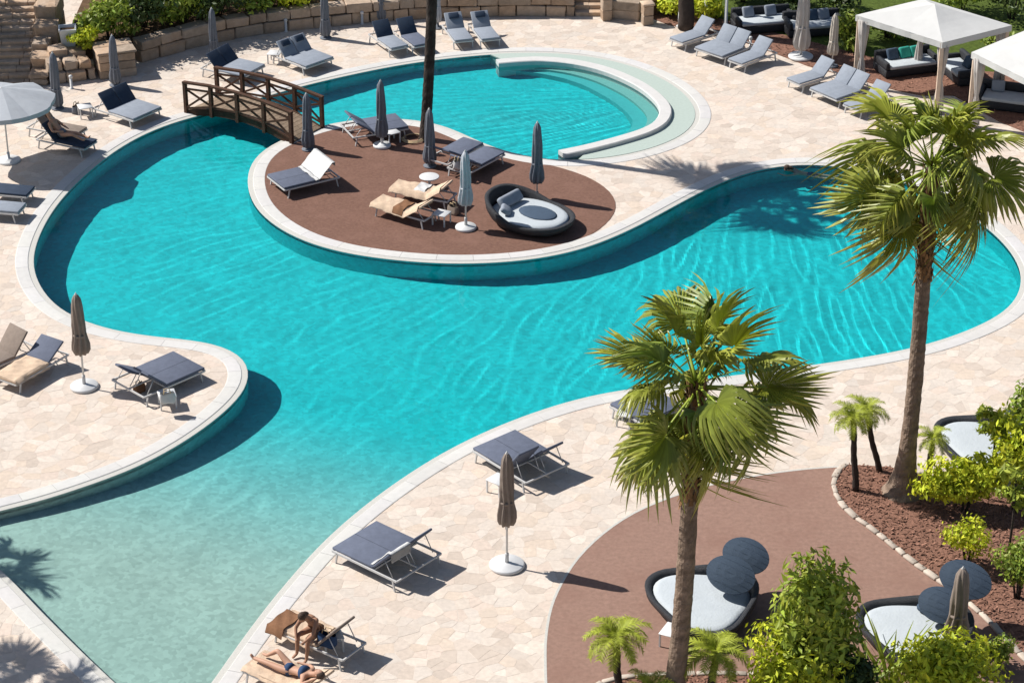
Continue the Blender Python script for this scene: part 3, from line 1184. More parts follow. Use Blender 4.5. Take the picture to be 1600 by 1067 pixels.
sun_lounger((36, 326), (-58, 318), 0.75, (35,), 'light grey lounger at the left edge on sunlit deck', G_LEFT, seat=M_LIGHTC)
lp1 = sun_lounger((142, 226), (66, 210), 0.75, (48,), 'navy lounger with a reclining person beside the open parasol', G_LEFT, seat=M_NAVYC)
sun_lounger((126, 206), (52, 192), 0.75, (52,), 'taupe lounger behind the reclining person', G_LEFT, seat=M_TAUPE)
sun_lounger((230, 178), (168, 158), 1.40, (50, 50), 'double lounger with navy backs and light seat left of the footbridge', G_LEFT, seat=M_LIGHTC, back=M_NAVYC)
sun_lounger((392, 110), (336, 97), 1.40, (48, 48), 'double lounger with navy backs half hidden behind the footbridge railing', G_FAR, seat=M_LIGHTC, back=M_NAVYC)
sun_lounger((500, 98), (446, 77), 1.40, (48, 48), 'double light grey lounger with two navy pillows above the footbridge', G_FAR, seat=M_LIGHTC, back=M_LIGHTC, pillow=M_NAVYC)
sun_lounger((624, 74), (590, 50), 0.75, (48,), 'left one of the two loungers with navy backs by the far wall', G_FAR, seat=M_LIGHTC, back=M_NAVYC)
sun_lounger((660, 70), (628, 46), 0.75, (48,), 'right one of the two loungers with navy backs by the far wall', G_FAR, seat=M_GREYC, back=M_NAVYC)
sun_lounger((724, 62), (706, 38), 0.75, (45,), 'light lounger with navy pillow right of the tall dark trunk', G_FAR, seat=M_LIGHTC, pillow=M_NAVYC)
sun_lounger((766, 60), (747, 36), 0.75, (45,), 'light lounger with navy pillow, rightmost along the far wall', G_FAR, seat=M_LIGHTC, pillow=M_NAVYC)
IZ = 0.010
l18 = sun_lounger((436, 284), (512, 266), 1.25, (44, 44), 'double grey lounger with white towel at the left end of the island', G_ISL, base_z=IZ)
draped_towel(l18, -0.55, 0.6, 0.10, 1.05, 0.40, M_WHITET, 'white towel over the lounger back at the left end of the island', over_back=44, hang=0.0)
sun_lounger((624, 190), (546, 203), 1.25, (35, 35), 'double slate lounger behind the grey parasol at the back of the island', G_ISL, base_z=IZ)
sun_lounger((730, 226), (693, 246), 0.85, (30,), 'slate lounger right of the tall trunk on the island', G_ISL, base_z=IZ)
sun_lounger((764, 240), (724, 261), 0.85, (30,), 'slate lounger with clothes at its head next to the slim parasol', G_ISL, base_z=IZ)
lh1 = sun_lounger((618, 291), (708, 308), 0.72, (32,), 'rear one of two towel covered loungers in mid island', G_ISL, seat=M_BEIGET, back=M_BEIGET, base_z=IZ)
lh2 = sun_lounger((590, 314), (676, 338), 0.72, (30,), 'front one of two towel covered loungers in mid island', G_ISL, seat=M_BEIGET, back=M_BEIGET, base_z=IZ)
draped_towel(lh1, -0.37, 0.37, -0.99, 0.80, 0.41, M_BEIGET, 'beige towel on the rear lounger in mid island', hang=0.16, over_back=32)
draped_towel(lh2, -0.37, 0.37, -0.99, 0.80, 0.41, M_BEIGET, 'beige towel on the front lounger in mid island', hang=0.16, over_back=30)
draped_towel(lh1, -0.34, 0.20, -0.25, 0.12, 0.445, M_WHITET, 'small white towel lying across the rear towel covered lounger', hang=0.05)
draped_towel(lh2, -0.32, 0.36, -0.20, 0.16, 0.45, M_BROWNT, 'brown towel thrown across the front towel covered lounger in mid island', hang=0.16)
sun_lounger((1062, 62), (1108, 47), 0.75, (45,), 'light lounger farthest left of the row by the pavilions', G_RT, seat=M_LIGHTC)
sun_lounger((1108, 82), (1158, 62), 1.40, (48, 48), 'double light lounger, second from left in the row by the pavilions', G_RT, seat=M_LIGHTC)
sun_lounger((1152, 96), (1200, 78), 0.75, (45,), 'light lounger just left of the white draped parasol', G_RT, seat=M_LIGHTC)
sun_lounger((1242, 127), (1298, 110), 0.75, (45,), 'light lounger below the beige folded parasol', G_RT, seat=M_LIGHTC)
sun_lounger((1284, 148), (1348, 127), 1.40, (48, 48), 'double light lounger in front of the white pavilion', G_RT, seat=M_LIGHTC)
sun_lounger((1328, 168), (1388, 146), 0.75, (45,), 'light lounger nearest the tall right palm', G_RT, seat=M_LIGHTC)
sun_lounger((986, 620), (1068, 664), 1.36, (40, 40), 'double grey lounger mostly hidden behind the middle palm crown', G_NEAR)

# ------------------------------------------------------------------ parasols
G_PAR = 'folded parasols round the pool'
folded_parasol((792, 884), 708, 'folded taupe parasol on round white base between the near loungers', G_PAR, M_TAUPE, 0.37, 0.185, disc_r=0.40)
folded_parasol((132, 605), 460, 'folded taupe parasol on round white base on the left lobe', G_PAR, M_TAUPE, 0.36, 0.19, disc_r=0.36)
folded_parasol((728, 357), 237, 'pale grey folded parasol next to the boat shaped daybed', G_PAR, M_PALEU, 0.30, 0.18, disc_r=0.31, base_z=IZ)
folded_parasol((597, 229), 127, 'slate folded parasol on white base at the back of the island', G_PAR, M_GREYU, 0.14, 0.17, disc_r=0.28, base_z=IZ)
folded_parasol((672, 260), 171, 'slate folded parasol in front of the tall dark trunk', G_PAR, M_GREYU, 0.05, 0.17, disc=False, base_z=IZ)
folded_parasol((839, 310), 192, 'slate folded parasol behind the boat shaped daybed', G_PAR, M_GREYU, 0.20, 0.18, disc=False, base_z=IZ)
folded_parasol((482, 234), 147, 'slate folded parasol at the island end of the footbridge', G_PAR, M_GREYU, 0.04, 0.17, disc=False, base_z=IZ)
folded_parasol((90, 170), 83, 'slate folded parasol at the foot of the stone stairs', G_PAR, M_GREYU, 0.04, 0.17, disc=False)
folded_parasol((181, 134), 56, 'slate folded parasol in front of the square stone pier', G_PAR, M_GREYU, 0.04, 0.16, disc=False)
folded_parasol((335, 90), 14, 'slate folded parasol by the rubble wall above the footbridge', G_PAR, M_GREYU, 0.04, 0.15, disc=False)
folded_parasol((509, 60), -22, 'slate folded parasol by the far wall right of the double lounger', G_PAR, M_GREYU, 0.04, 0.16, disc=False)
folded_parasol((596, 34), -45, 'slate folded parasol close against the far stone wall', G_PAR, M_GREYU, 0.04, 0.14, disc=False)
folded_parasol((684, 44), -40, 'slate folded parasol behind the tall dark trunk at the far wall', G_PAR, M_PALEU, 0.10, 0.12, disc=False)
folded_parasol((1251, 90), -30, 'tall white draped parasol on white disc by the mulch border', G_PAR, M_CURTAIN, 0.10, 0.24, disc_r=0.42, base_z=0.03)
folded_parasol((1300, 104), 23, 'beige folded parasol between draped parasol and white pavilion', G_PAR, M_BEIGEU, 0.22, 0.16, disc=False, base_z=0.03)
folded_parasol((1489, 1040), 932, 'folded taupe parasol standing over the daybed at the lower right', G_PAR, M_TAUPE, 0.30, 0.21, disc=False, base_z=0.01, top_h=2.45)

# open parasol on the left
p = at(14, 252)
t = thing('parasol', 'open pale grey parasol at the left edge over the loungers', 'parasol', p, 0.35)
Ho = height_at(p, 137)
mb = MB(); mb.tube([(0, 0, 0.02), (0, 0, Ho)], 0.025, 8); mb.build('pole', M_POLE, t)
mb = MB(); mb.lathe([(0.36, 0), (0.36, 0.06), (0.3, 0.085), (0.05, 0.10), (0.045, 0.3)], 24); mb.build('base', M_WHITE, t)
nrib, rad = 8, 1.60
Ve, Fa = [(0, 0, Ho)], []
for ring_k in range(1, 6):
    for s in range(nrib * 4):
        an = 2 * math.pi * s / (nrib * 4)
        seg = abs((s % 4) / 4 * 2 - 1) if s % 4 else 1
        k = ring_k / 5
        rr = rad * k * (0.925 + 0.075 * (abs(((s % 4) - 2) / 2) ** 1.0))
        sag = 0.05 * k * (1 - abs(((s % 4) - 2) / 2))
        Ve.append((rr * math.cos(an), rr * math.sin(an), Ho - 0.42 * k ** 1.15 - sag))
N4 = nrib * 4
for s in range(N4):
    Fa.append((0, 1 + s, 1 + (s + 1) % N4))
for r_ in range(4):
    for s in range(N4):
        a, b = 1 + r_ * N4 + s, 1 + r_ * N4 + (s + 1) % N4
        Fa.append((a, a + N4, b + N4, b))
mb = MB(); mb.add(Ve, Fa)
lastr = [Ve[1 + 4 * N4 + s] for s in range(N4)]
mb.add(lastr + [(x * 1.0, y * 1.0, z - 0.14) for x, y, z in lastr], [(s, s + N4, (s + 1) % N4 + N4, (s + 1) % N4) for s in range(N4)])
can = mb.build('canopy', mat('pale_parasol', (0.42, 0.45, 0.49), 0.9, 0.06, 4, 0.1, 40, 0.2, trans=0.15), t)
for s in range(nrib):
    an = 2 * math.pi * s / nrib
    mb = MB(); mb.tube([(0, 0, Ho - 0.05), (rad * math.cos(an) * .97, rad * math.sin(an) * .97, Ho - 0.46)], 0.01, 5); mb.build('rib', M_POLE, t)

# ------------------------------------------------------------------ side tables and small things
side_table((779, 768), 'white side table beside the nearest taupe parasol')
side_table((690, 350), 'white square table at the head of the towel covered loungers')
side_table((612, 222), 'white square table beside the slate parasol at the back of the island')
side_table((671, 292), 'round white table between the slate parasols in mid island', r=0.30, h=0.34)
side_table((520, 1012), 'white table between the two near loungers with a bag on it')
side_table((134, 182), 'white side table left of the double navy lounger')
side_table((430, 98), 'white table left of the light lounger with navy pillows')
side_table((1140, 74), 'white table among the left loungers by the pavilions')
side_table((262, 634), 'white table at the head of the double lounger on the left lobe')
side_table((978, 664), 'white table half hidden by the middle palm crown', w=0.40)
side_table((1052, 1006), 'white table behind the middle palm trunk', w=0.5)


def bag(px, z, label, m, s=1.0):
    p = at(*px, z)
    t = thing('beach_bag', label, 'bag', p, random.uniform(0, 3))
    mb = MB()
    V, F = [], []
    for j in range(5):
        k = j / 4
        for i in range(16):
            an = 2 * math.pi * i / 16
            rx, ry = 0.20 * s * (1 + .15 * math.sin(k * 3)), 0.11 * s * (1.15 - .45 * k)
            sg = lambda c: math.copysign(abs(c) ** 0.6, c)
            V.append((rx * sg(math.cos(an)), ry * sg(math.sin(an)), 0.28 * s * k + 0.02 * math.sin(i * 1.7 + j)))
    for j in range(4):
        for i in range(16):
            F.append((j * 16 + i, j * 16 + (i + 1) % 16, (j + 1) * 16 + (i + 1) % 16, (j + 1) * 16 + i))
    F.append(tuple(range(15, -1, -1)))
    mb.add(V, F, smooth=True)
    mb.build('body', m, t)
    for sy in (-1, 1):
        mb = MB()
        mb.tube([(-0.1 * s, sy * .05 * s, .27 * s), (-0.07 * s, sy * .06 * s, .38 * s), (0.07 * s, sy * .06 * s, .38 * s), (0.1 * s, sy * .05 * s, .27 * s)], 0.012, 5)
        mb.build('handle', M_ROPE, t)
    return t


bag((512, 1006), 0.36, 'navy beach bag on the table between the two near loungers', M_NAVY)
bag((262, 628), 0.36, 'white beach bag on the table of the left lobe lounger', M_WHITET, 0.9)
bag((714, 262), 0.36 , 'white clothes bag on the slate lounger near the slim parasol', M_WHITET, 0.9)
bag((218, 612), 0.0, 'brown bag on the deck under the double lounger of the left lobe', M_BROWNT, 0.8)
bag((708, 334), 0.01, 'grey bag on the terrace between the towel covered loungers', M_TAUPE, 0.9)
bag((120, 176), 0.0, 'slate bag on the deck left of the double navy lounger', M_GREYU, 0.9)

# white bollards by the far wall
for px, lb in (((112, 139), 'white bollard light at the foot of the stone blocks'), ((566, 38), 'white bollard light before the far wall under the parasols'),
               ((447, 50), 'white bollard light near the double light lounger'), ((1172, 78), 'white bollard light among the loungers by the pavilions')):
    p = at(*px)
    t = thing('bollard_light', lb, 'bollard', p, 0, 'bollard lights')
    mb = MB(); mb.lathe([(0.07, 0), (0.07, 0.02), (0.045, 0.03), (0.045, 0.38)], 12); mb.build('post', M_WHITE, t)
    mb = MB(); mb.lathe([(0.055, 0.38), (0.065, 0.40), (0.06, 0.46), (0.02, 0.48)], 12); mb.build('cap', M_WHITE, t)

# garden hose coil on the island at the trunk's foot
t = thing('garden_hose', 'tan garden hose coiled at the foot of the tall dark trunk', 'hose', at(646, 219, IZ))
mb = MB()
mb.tube([(0.38 * math.cos(a * .5) * (1 - a * .006), 0.38 * math.sin(a * .5) * (1 - a * .006), 0.03 + 0.0015 * a) for a in range(0, 44)], 0.018, 6)
mb.build('coil', M_ROPE, t)

# ------------------------------------------------------------------ daybeds
def outline(an, kind):
    c, s = math.cos(an), math.sin(an)
    if kind == 'petal':   # rounded triangle: broad at back (+y), pointed at front (-y)
        r = 1.0 + 0.10 * math.cos(3 * an + math.pi / 2)
        return r * 1.25 * c, r * 1.10 * s
    r = 1.0
    return 0.98 * math.copysign(abs(c) ** 0.85, c), 1.32 * math.copysign(abs(s) ** 0.9, s)


def daybed(loc, rz, label, kind='petal', shades=True, rim=None, z=0.01):
    t = thing('daybed', label, 'daybed', (loc.x, loc.y, z), rz, 'round rattan daybeds')
    n = 48
    rimh = rim or (lambda an: 0.40 + 0.20 * max(0, math.sin(an)) ** 1.3)
    levels = [(0.70, 0.0, 0), (0.80, 0.05, 0), (0.93, 0.30, 0), (1.02, 0.62, 0), (1.05, 1.0, 0), (1.03, 1.04, 1), (0.95, 1.02, 1), (0.92, 0.85, 1), (0.90, 0.55, 1)]
    V, F = [], []
    for (sc, hf, inn) in levels:
        for i in range(n):
            an = 2 * math.pi * i / n
            x, y = outline(an, kind)
            V.append((x * sc, y * sc, rimh(an) * hf))
    for j in range(len(levels) - 1):
        for i in range(n):
            F.append((j * n + i, j * n + (i + 1) % n, (j + 1) * n + (i + 1) % n, (j + 1) * n + i))
    F.append(tuple(range(n - 1, -1, -1)))
    mb = MB(); mb.add(V, F, smooth=True)
    sh = mb.build('shell', M_RATTAN, t)
    # mattress with a soft edge
    V, F = [], []
    prof = [(0.86, 0.20), (0.90, 0.26), (0.90, 0.32), (0.86, 0.365), (0.78, 0.385), (0.5, 0.392), (0.2, 0.395)]
    for sc, zz in prof:
        for i in range(n):
            an = 2 * math.pi * i / n
            x, y = outline(an, kind)
            V.append((x * sc, y * sc, zz + 0.006 * math.sin(5 * an + sc * 9)))
    for j in range(len(prof) - 1):
        for i in range(n):
            F.append((j * n + i, j * n + (i + 1) % n, (j + 1) * n + (i + 1) % n, (j + 1) * n + i))
    m0 = (len(prof) - 1) * n
    F.append(tuple(m0 + i for i in range(n)))
    mb = MB(); mb.add(V, F, smooth=True)
    mb.build('mattress', M_MATTRESS, t)
    if shades:
        # two oval shade panels carried on curved arms at the back
        for k, (cx, cy, cz, tx, ty, rzp, a, b) in enumerate(shades):
            mtx = Matrix.Translation((cx, cy, cz)) @ Euler((tx, ty, rzp)).to_matrix().to_4x4()
            mb = MB()
            V, F = [], []
            for zz in (0.0, 0.025):
                for ring_ in (1.0, 0.6, 0.25):
                    for i in range(32):
                        an = 2 * math.pi * i / 32
                        V.append((a * ring_ * math.cos(an), b * ring_ * math.sin(an), zz + 0.10 * (1 - ring_ ** 2)))
            for side_ in (0, 96):
                for q in range(2):
                    for i in range(32):
                        f = (side_ + q * 32 + i, side_ + q * 32 + (i + 1) % 32, side_ + (q + 1) * 32 + (i + 1) % 32, side_ + (q + 1) * 32 + i)
                        F.append(f if side_ else f[::-1])
                F.append(tuple(side_ + 64 + i for i in range(32)))
            for i in range(32):
                F.append((i, (i + 1) % 32, 96 + (i + 1) % 32, 96 + i))
            mb.add(V, F, mtx=mtx, smooth=False)
            pn = mb.build('shade_panel', M_SHADE, t)
            for i in range(-2, 3):
                mb = MB()
                yy = b * i / 3
                xx = a * math.sqrt(max(0, 1 - (yy / b) ** 2)) * .97
                zc = lambda x_: 0.026 + 0.10 * (1 - ((x_ / a) ** 2 + (yy / b) ** 2))
                mb.tube([(q * xx, yy, zc(q * xx)) for q in (-1, -.5, 0, .5, 1)], 0.004, 4, mtx=mtx)
                mb.build('rib', M_SHADE, pn)
            mb = MB()
            foot = Vector((cx * 0.85, min(cy, 0.9), 0.35))
            c_ = Vector((cx, cy, cz - .01))
            mid = (foot + c_) / 2 + Vector((0.08 * (1 if cx > 0 else -1), 0.10, 0))
            mb.tube([foot, mid, c_], 0.02, 6)
            mb.build('shade_arm', M_DARKM, t)
    return t


def cushions(t, specs, m):
    for (x, y, z, w, d, h, rx, rz) in specs:
        mtx = Matrix.Translation((x, y, z)) @ Euler((rx, 0, rz)).to_matrix().to_4x4()
        mb = MB()
        mb.rbox(-w / 2, w / 2, -d / 2, d / 2, -h / 2, h / 2, min(h * .45, 0.08), 3, mtx=mtx)
        mb.build('cushion', m, t)


def ctr(px, z):
    p = at(*px, z)
    return Vector((p.x, p.y, 0))


d1 = daybed(ctr((1098, 935), 0.38), R(-62), 'rattan daybed with white mattress and two blue oval shades, left of the leafy shrub',
            shades=[(0.12, 0.62, 0.86, R(36), R(8), R(30), 0.56, 0.42), (-0.28, 1.26, 0.92, R(36), R(8), R(30), 0.54, 0.41)])
d2 = daybed(ctr((1432, 985), 0.38), R(-62), 'rattan daybed with oval shades at the lower right, partly behind shrubs',
            shades=[(0.05, 0.58, 0.86, R(36), R(8), R(30), 0.52, 0.40), (-0.22, 1.38, 1.10, R(36), R(8), R(30), 0.58, 0.42)])
cushions(d2, [(-0.35, 0.62, 0.56, 0.55, 0.40, 0.20, 0.5, 0.2), (0.3, 0.72, 0.56, 0.5, 0.4, 0.2, 0.5, -.2)], M_BLUEC)
d3 = daybed(ctr((1540, 690), 0.38), R(-70), 'rattan daybed with white mattress on the deck right of the tall palm',
            shades=[(0.0, 0.95, 0.85, R(-10), 0, 0, 0.5, 0.4)], z=0.0)
d4 = daybed(ctr((828, 333), 0.35), R(52), 'boat shaped dark rattan daybed with cushions on the island', kind='boat', shades=False, z=0.01,
            rim=lambda an: 0.36 + 0.40 * max(0, math.sin(an)) ** 0.9)
cushions(d4, [(0.0, 0.72, 0.58, 0.95, 0.36, 0.20, 0.9, 0.0), (-0.55, 0.45, 0.52, 0.42, 0.32, 0.16, 0.6, 0.6)], M_LIGHTC)
mb = MB(); mb.ell((0.05, -0.25, 0.40), (0.42, 0.62, 0.05), 20, 8); mb.build('throw_cushion', M_BLUEC, d4)
# ------------------------------------------------------------------ footbridge
A0, A1 = at(289, 172), at(340, 158)
B0, B1 = at(456, 227), at(505, 199)
ca_, cb_ = (A0 + A1) / 2, (B0 + B1) / 2
dv_ = cb_ - ca_
Lb = dv_.length
bridge = thing('footbridge', 'arched wooden footbridge with crossed railings over the pool channel', 'footbridge', ca_, math.atan2(dv_.y, dv_.x))
hw = 0.66


def arch(x):
    k = x / Lb
    return 0.06 + 0.36 * 4 * k * (1 - k) * (1.0)


def rail_top(x):
    k = x / Lb
    return 1.04 + 0.16 * 4 * k * (1 - k)


nb = 27
for i in range(nb):
    x0, x1 = Lb * i / nb + 0.006, Lb * (i + 1) / nb - 0.006
    tt = random.uniform(0.85, 1.15)
    z0, z1 = arch(x0), arch(x1)
    mb = MB()
    v = [(x0, -hw, z0 - .035), (x1, -hw, z1 - .035), (x1, hw, z1 - .035), (x0, hw, z0 - .035), (x0, -hw, z0), (x1, -hw, z1), (x1, hw, z1), (x0, hw, z0)]
    mb.add(v, [(3, 2, 1, 0), (4, 5, 6, 7), (0, 1, 5, 4), (1, 2, 6, 5), (2, 3, 7, 6), (3, 0, 4, 7)], (tt, tt, tt))
    mb.build('plank', M_PLANK, bridge)
for s in (-1, 1):
    mb = MB()
    xs_ = [Lb * i / 16 for i in range(17)]
    y_ = s * (hw + 0.035)
    V = []
    for x in xs_:
        for yy in (y_ - .032, y_ + .032):
            V += [(x, yy, arch(x) - 0.20), (x, yy, arch(x) + 0.02)]
    F = []
    for i in range(16):
        a, b = i * 4, (i + 1) * 4
        F += [(a, a + 1, b + 1, b), (a + 2, b + 2, b + 3, a + 3), (a + 1, a + 3, b + 3, b + 1), (a, b, b + 2, a + 2)]
    F += [(0, 2, 3, 1), (64, 65, 67, 66)]
    mb.add(V, F, (0.9, 0.9, 0.9))
    mb.build('stringer', M_WOOD, bridge)
    yr = s * (hw + 0.10)
    posts = [0.03 + (Lb - 0.06) * k / 4 for k in range(5)]
    hr = 0.98
    for x in posts:
        mb = MB()
        mb.box(x - .055, x + .055, yr - .04, yr + .07, arch(x) - 0.22, rail_top(x) - .035)
        mb.build('post', M_WOOD, bridge)
    for a, b in zip(posts, posts[1:]):
        last = b == posts[-1]
        mb = MB()
        mb.bar((a - .06, yr + .015, rail_top(a)), (b + (.06 if last else -.062), yr + .015, rail_top(b)), 0.13, 0.065)
        mb.build('handrail', M_WOOD, bridge)
        for nm, fa, fb in (('upper_rail', rail_top(a) - .20, rail_top(b) - .20), ('lower_rail', arch(a) + .11, arch(b) + .11)):
            mb = MB()
            mb.bar((a + .056, yr + .005, fa), (b - .056, yr + .005, fb), 0.045, 0.06)
            mb.build(nm, M_WOOD, bridge)
        for (za, zb, off) in ((arch(a) + .15, rail_top(b) - .24, 0.0), (rail_top(a) - .24, arch(b) + .15, 0.04)):
            mb = MB()
            mb.bar((a + .06, yr + off - .012, za), (b - .06, yr + off - .012, zb), 0.035, 0.065)
            mb.build('brace', M_WOOD, bridge)

# ------------------------------------------------------------------ stone walls
def stone_block(mb_or_none, x0, x1, y0, y1, z0, z1, mtx, parent, name='stone', rough=0.02, bev=0.03):
    mb = MB()
    bm = bmesh.new()
    bmesh.ops.create_cube(bm, size=1)
    for q in bm.verts:
        q.co = ((q.co.x + .5) * (x1 - x0) + x0, (q.co.y + .5) * (y1 - y0) + y0, (q.co.z + .5) * (z1 - z0) + z0)
    bmesh.ops.bevel(bm, geom=bm.edges[:], offset=bev, segments=1, affect='EDGES')
    for q in bm.verts:
        q.co += Vector((random.uniform(-rough, rough), random.uniform(-rough, rough), random.uniform(-rough, rough) * .7))
    bm.verts.index_update()
    t = random.uniform(0.78, 1.2)
    pk = random.uniform(-0.05, 0.08)
    mb.add([q.co.copy() for q in bm.verts], [tuple(x.index for x in f.verts) for f in bm.faces], (t * (1 + pk), t, t * (1 - pk)), mtx)
    bm.free()
    return mb.build(name, M_WALLST, parent)


def rubble_wall(pix, h, label, courses=2, depth_=0.45, cap=True):
    pts = refine([at(*p).xy for p in pix], 0.1)
    t = thing('retaining_wall', label, 'stone wall', (pts[0].x, pts[0].y, 0))
    inv = Matrix.Translation((-pts[0].x, -pts[0].y, 0))
    hs = [h * (0.55 if courses == 2 else 0.36)] if courses == 2 else [h * .36, h * .33]
    hs.append(h - sum(hs))
    z = -0.02
    for ci, ch in enumerate(hs):
        i = 0
        acc_t = random.uniform(0.5, 1.1)
        while i < len(pts) - 2:
            j, acc = i, 0
            while j < len(pts) - 1 and acc < acc_t:
                acc += (pts[j + 1] - pts[j]).length
                j += 1
            a, b = pts[i], pts[j]
            d = b - a
            if d.length > 0.25:
                m = Matrix.Translation((a.x, a.y, 0)) @ Matrix.Rotation(math.atan2(d.y, d.x), 4, 'Z')
                off = random.uniform(-0.04, 0.03)
                stone_block(None, 0.012, d.length - 0.012, off, depth_ + 0.05, z, z + ch - 0.02 + random.uniform(-.02, .0), inv @ m, t)
            i = j
            acc_t = random.uniform(0.5, 1.2)
        z += ch
    return t


WALL_A = [(222, 99), (262, 87), (302, 76), (350, 65), (400, 56), (450, 49), (500, 44), (560, 38), (620, 33), (690, 29), (760, 27), (830, 26.5), (898, 27)]
WALL_B = [(952, 30), (980, 32), (1008, 35)]
rubble_wall(WALL_A, 0.80, 'long rough stone retaining wall behind the far loungers')
rubble_wall(WALL_B, 0.72, 'short stone wall right of the far steps')


def terrace(name, front_px, back_y, z, right_px=None):
    f = [at(*p).xy + Vector((0, 0.40)) for p in front_px]
    lp = f + [Vector((f[-1].x + (0.0), back_y)), Vector((f[0].x, back_y))]
    if area2(lp) < 0:
        lp.reverse()
    o_ = prism(name, lp, -0.05, z, M_SOIL)
    tag(o_, kind='structure')
    return o_


terrace('planted_terrace', [(100, 100)] + WALL_A, 110, 0.66)
terrace('planted_terrace_right', [(946, 28)] + WALL_B + [(1030, 30)], 110, 0.58)

# piers by the far steps
def pier(px, w, h, label, flags=False):
    p = at(*px)
    t = thing('stone_pier', label, 'stone pier', p, R(14))
    n = max(2, int(h / 0.28))
    for k in range(n):
        z0 = h * k / n
        stone_block(None, -w / 2, w / 2, -w / 2, w / 2, z0, z0 + h / n - 0.012, None, t, rough=0.012, bev=0.02)
    mb = MB()
    mb.rbox(-w / 2 - .04, w / 2 + .04, -w / 2 - .04, w / 2 + .04, h, h + 0.08, 0.02, 1, (1.35, 1.35, 1.35))
    mb.build('cap_stone', M_WALLST, t)


pier((947, 31), 0.34, 0.80, 'pale slim stone pier right of the far steps')
pier((1011, 38), 0.36, 0.72, 'pale slim stone pier at the right end of the far wall')

# far steps
p = at(922, 27)
t = thing('stone_steps', 'stone steps between the far walls', 'steps', p, 0.0)
for k in range(5):
    for s in range(2):
        stone_block(None, -0.52 + s * 0.50, -0.03 + s * 0.50, 0.05 + k * 0.32, 0.05 + (k + 1) * 0.32 + 0.04, -0.02 if k == 0 else 0.15 * k - 0.05, 0.15 * (k + 1), None, t, name='step', rough=0.008, bev=0.012)

# left stone stairs with rough block balustrade
p = at(46, 134)
stair = thing('stone_stairs', 'long flight of stone stairs at the upper left', 'stairs', p, R(4))
for k in range(16):
    xw = -2.6
    while xw < 0:
        ln = min(random.uniform(0.6, 1.0), -xw + 0.01)
        stone_block(None, xw, xw + ln - 0.012, k * 0.29, (k + 1) * 0.29 + 0.06, 0.125 * k - 0.08, 0.125 * (k + 1), None, stair, name='step', rough=0.008, bev=0.015)
        xw += ln
bal = thing('block_balustrade', 'rough stone blocks stepping up beside the stairs', 'stone wall', p, R(4))
for (x0, x1, y0, y1, z0, z1) in [(0.03, 0.62, -0.05, 0.50, 0, 0.42), (0.05, 0.75, 0.52, 1.15, 0, 0.78), (0.03, 0.55, 1.17, 1.9, 0, 1.02), (0.05, 0.80, 1.92, 2.7, 0, 1.35), (0.04, 0.75, 2.72, 3.5, 0, 1.75), (0.03, 0.8, 3.52, 4.4, 0, 2.1)]:
    stone_block(None, x0, x1, y0, y1, z0, z0 + (z1 - z0) * .5 - 0.01, None, bal, rough=0.05, bev=0.06)
    stone_block(None, x0 - .02, x1 + .03, y0, y1, z0 + (z1 - z0) * .5, z1, None, bal, rough=0.05, bev=0.06)
blk = thing('boulder_wall', 'stacked boulders between the stairs and the square pier', 'stone wall', at(92, 132), R(22))
for (x0, x1, y0, y1, z0, z1) in [(-0.25, 0.28, 0, 0.5, 0, 0.38), (0.30, 0.95, -0.05, 0.5, 0, 0.36), (-0.3, 0.22, 0.1, 0.65, 0.38, 0.74), (0.25, 0.72, 0.1, 0.7, 0.38, 0.70), (0.75, 1.15, 0.05, 0.65, 0.37, 0.66), (0.97, 1.25, -0.02, 0.5, 0, 0.36), (-0.1, 0.5, 0.55, 1.2, 0.6, 0.95), (0.52, 1.1, 0.6, 1.2, 0.5, 0.8)]:
    stone_block(None, x0, x1, y0, y1, z0, z1, None, blk, rough=0.045, bev=0.05)
# big square pier with flag top
pq = thing('square_pier', 'large square stone pier with flat top at the end of the far wall', 'stone pier', at(186, 122), R(20))
for (z0, z1) in ((0, 0.30), (0.30, 0.58), (0.58, 0.84)):
    for i in range(2):
        for j in range(2):
            w_ = 0.52 + random.uniform(-.06, .06)
            stone_block(None, -0.62 + i * 0.62, -0.02 + i * 0.62, j * 0.55, j * 0.55 + 0.53, z0 - .01, z1 - 0.015, None, pq, rough=0.015, bev=0.025)
for i in range(2):
    for j in range(2):
        stone_block(None, -0.66 + i * 0.66, -0.01 + i * 0.66, -0.04 + j * 0.60, -0.04 + j * 0.60 + 0.585, 0.84, 0.92, None, pq, name='cap_stone', rough=0.01, bev=0.02)
# tapered white planter
pz = at(107, 66, 0.9)
pt = thing('planter', 'tall tapered white planter in the shade beside the stairs', 'planter', (pz.x, pz.y, 0.62), R(10))
mb = MB()
V = []
for (w_, z_) in ((0.19, 0), (0.27, 0.72), (0.29, 0.74), (0.29, 0.80), (0.25, 0.80), (0.23, 0.70)):
    V += [(-w_, -w_, z_), (w_, -w_, z_), (w_, w_, z_), (-w_, w_, z_)]
F = [(3, 2, 1, 0)]
for j in range(5):
    for i in range(4):
        F.append((j * 4 + i, j * 4 + (i + 1) % 4, (j + 1) * 4 + (i + 1) % 4, (j + 1) * 4 + i))
mb.add(V, F)
mb.build('pot', M_WHITE, pt)
mb = MB(); mb.box(-.235, .235, -.235, .235, .66, .70); mb.build('potting_soil', M_SOIL, pt)

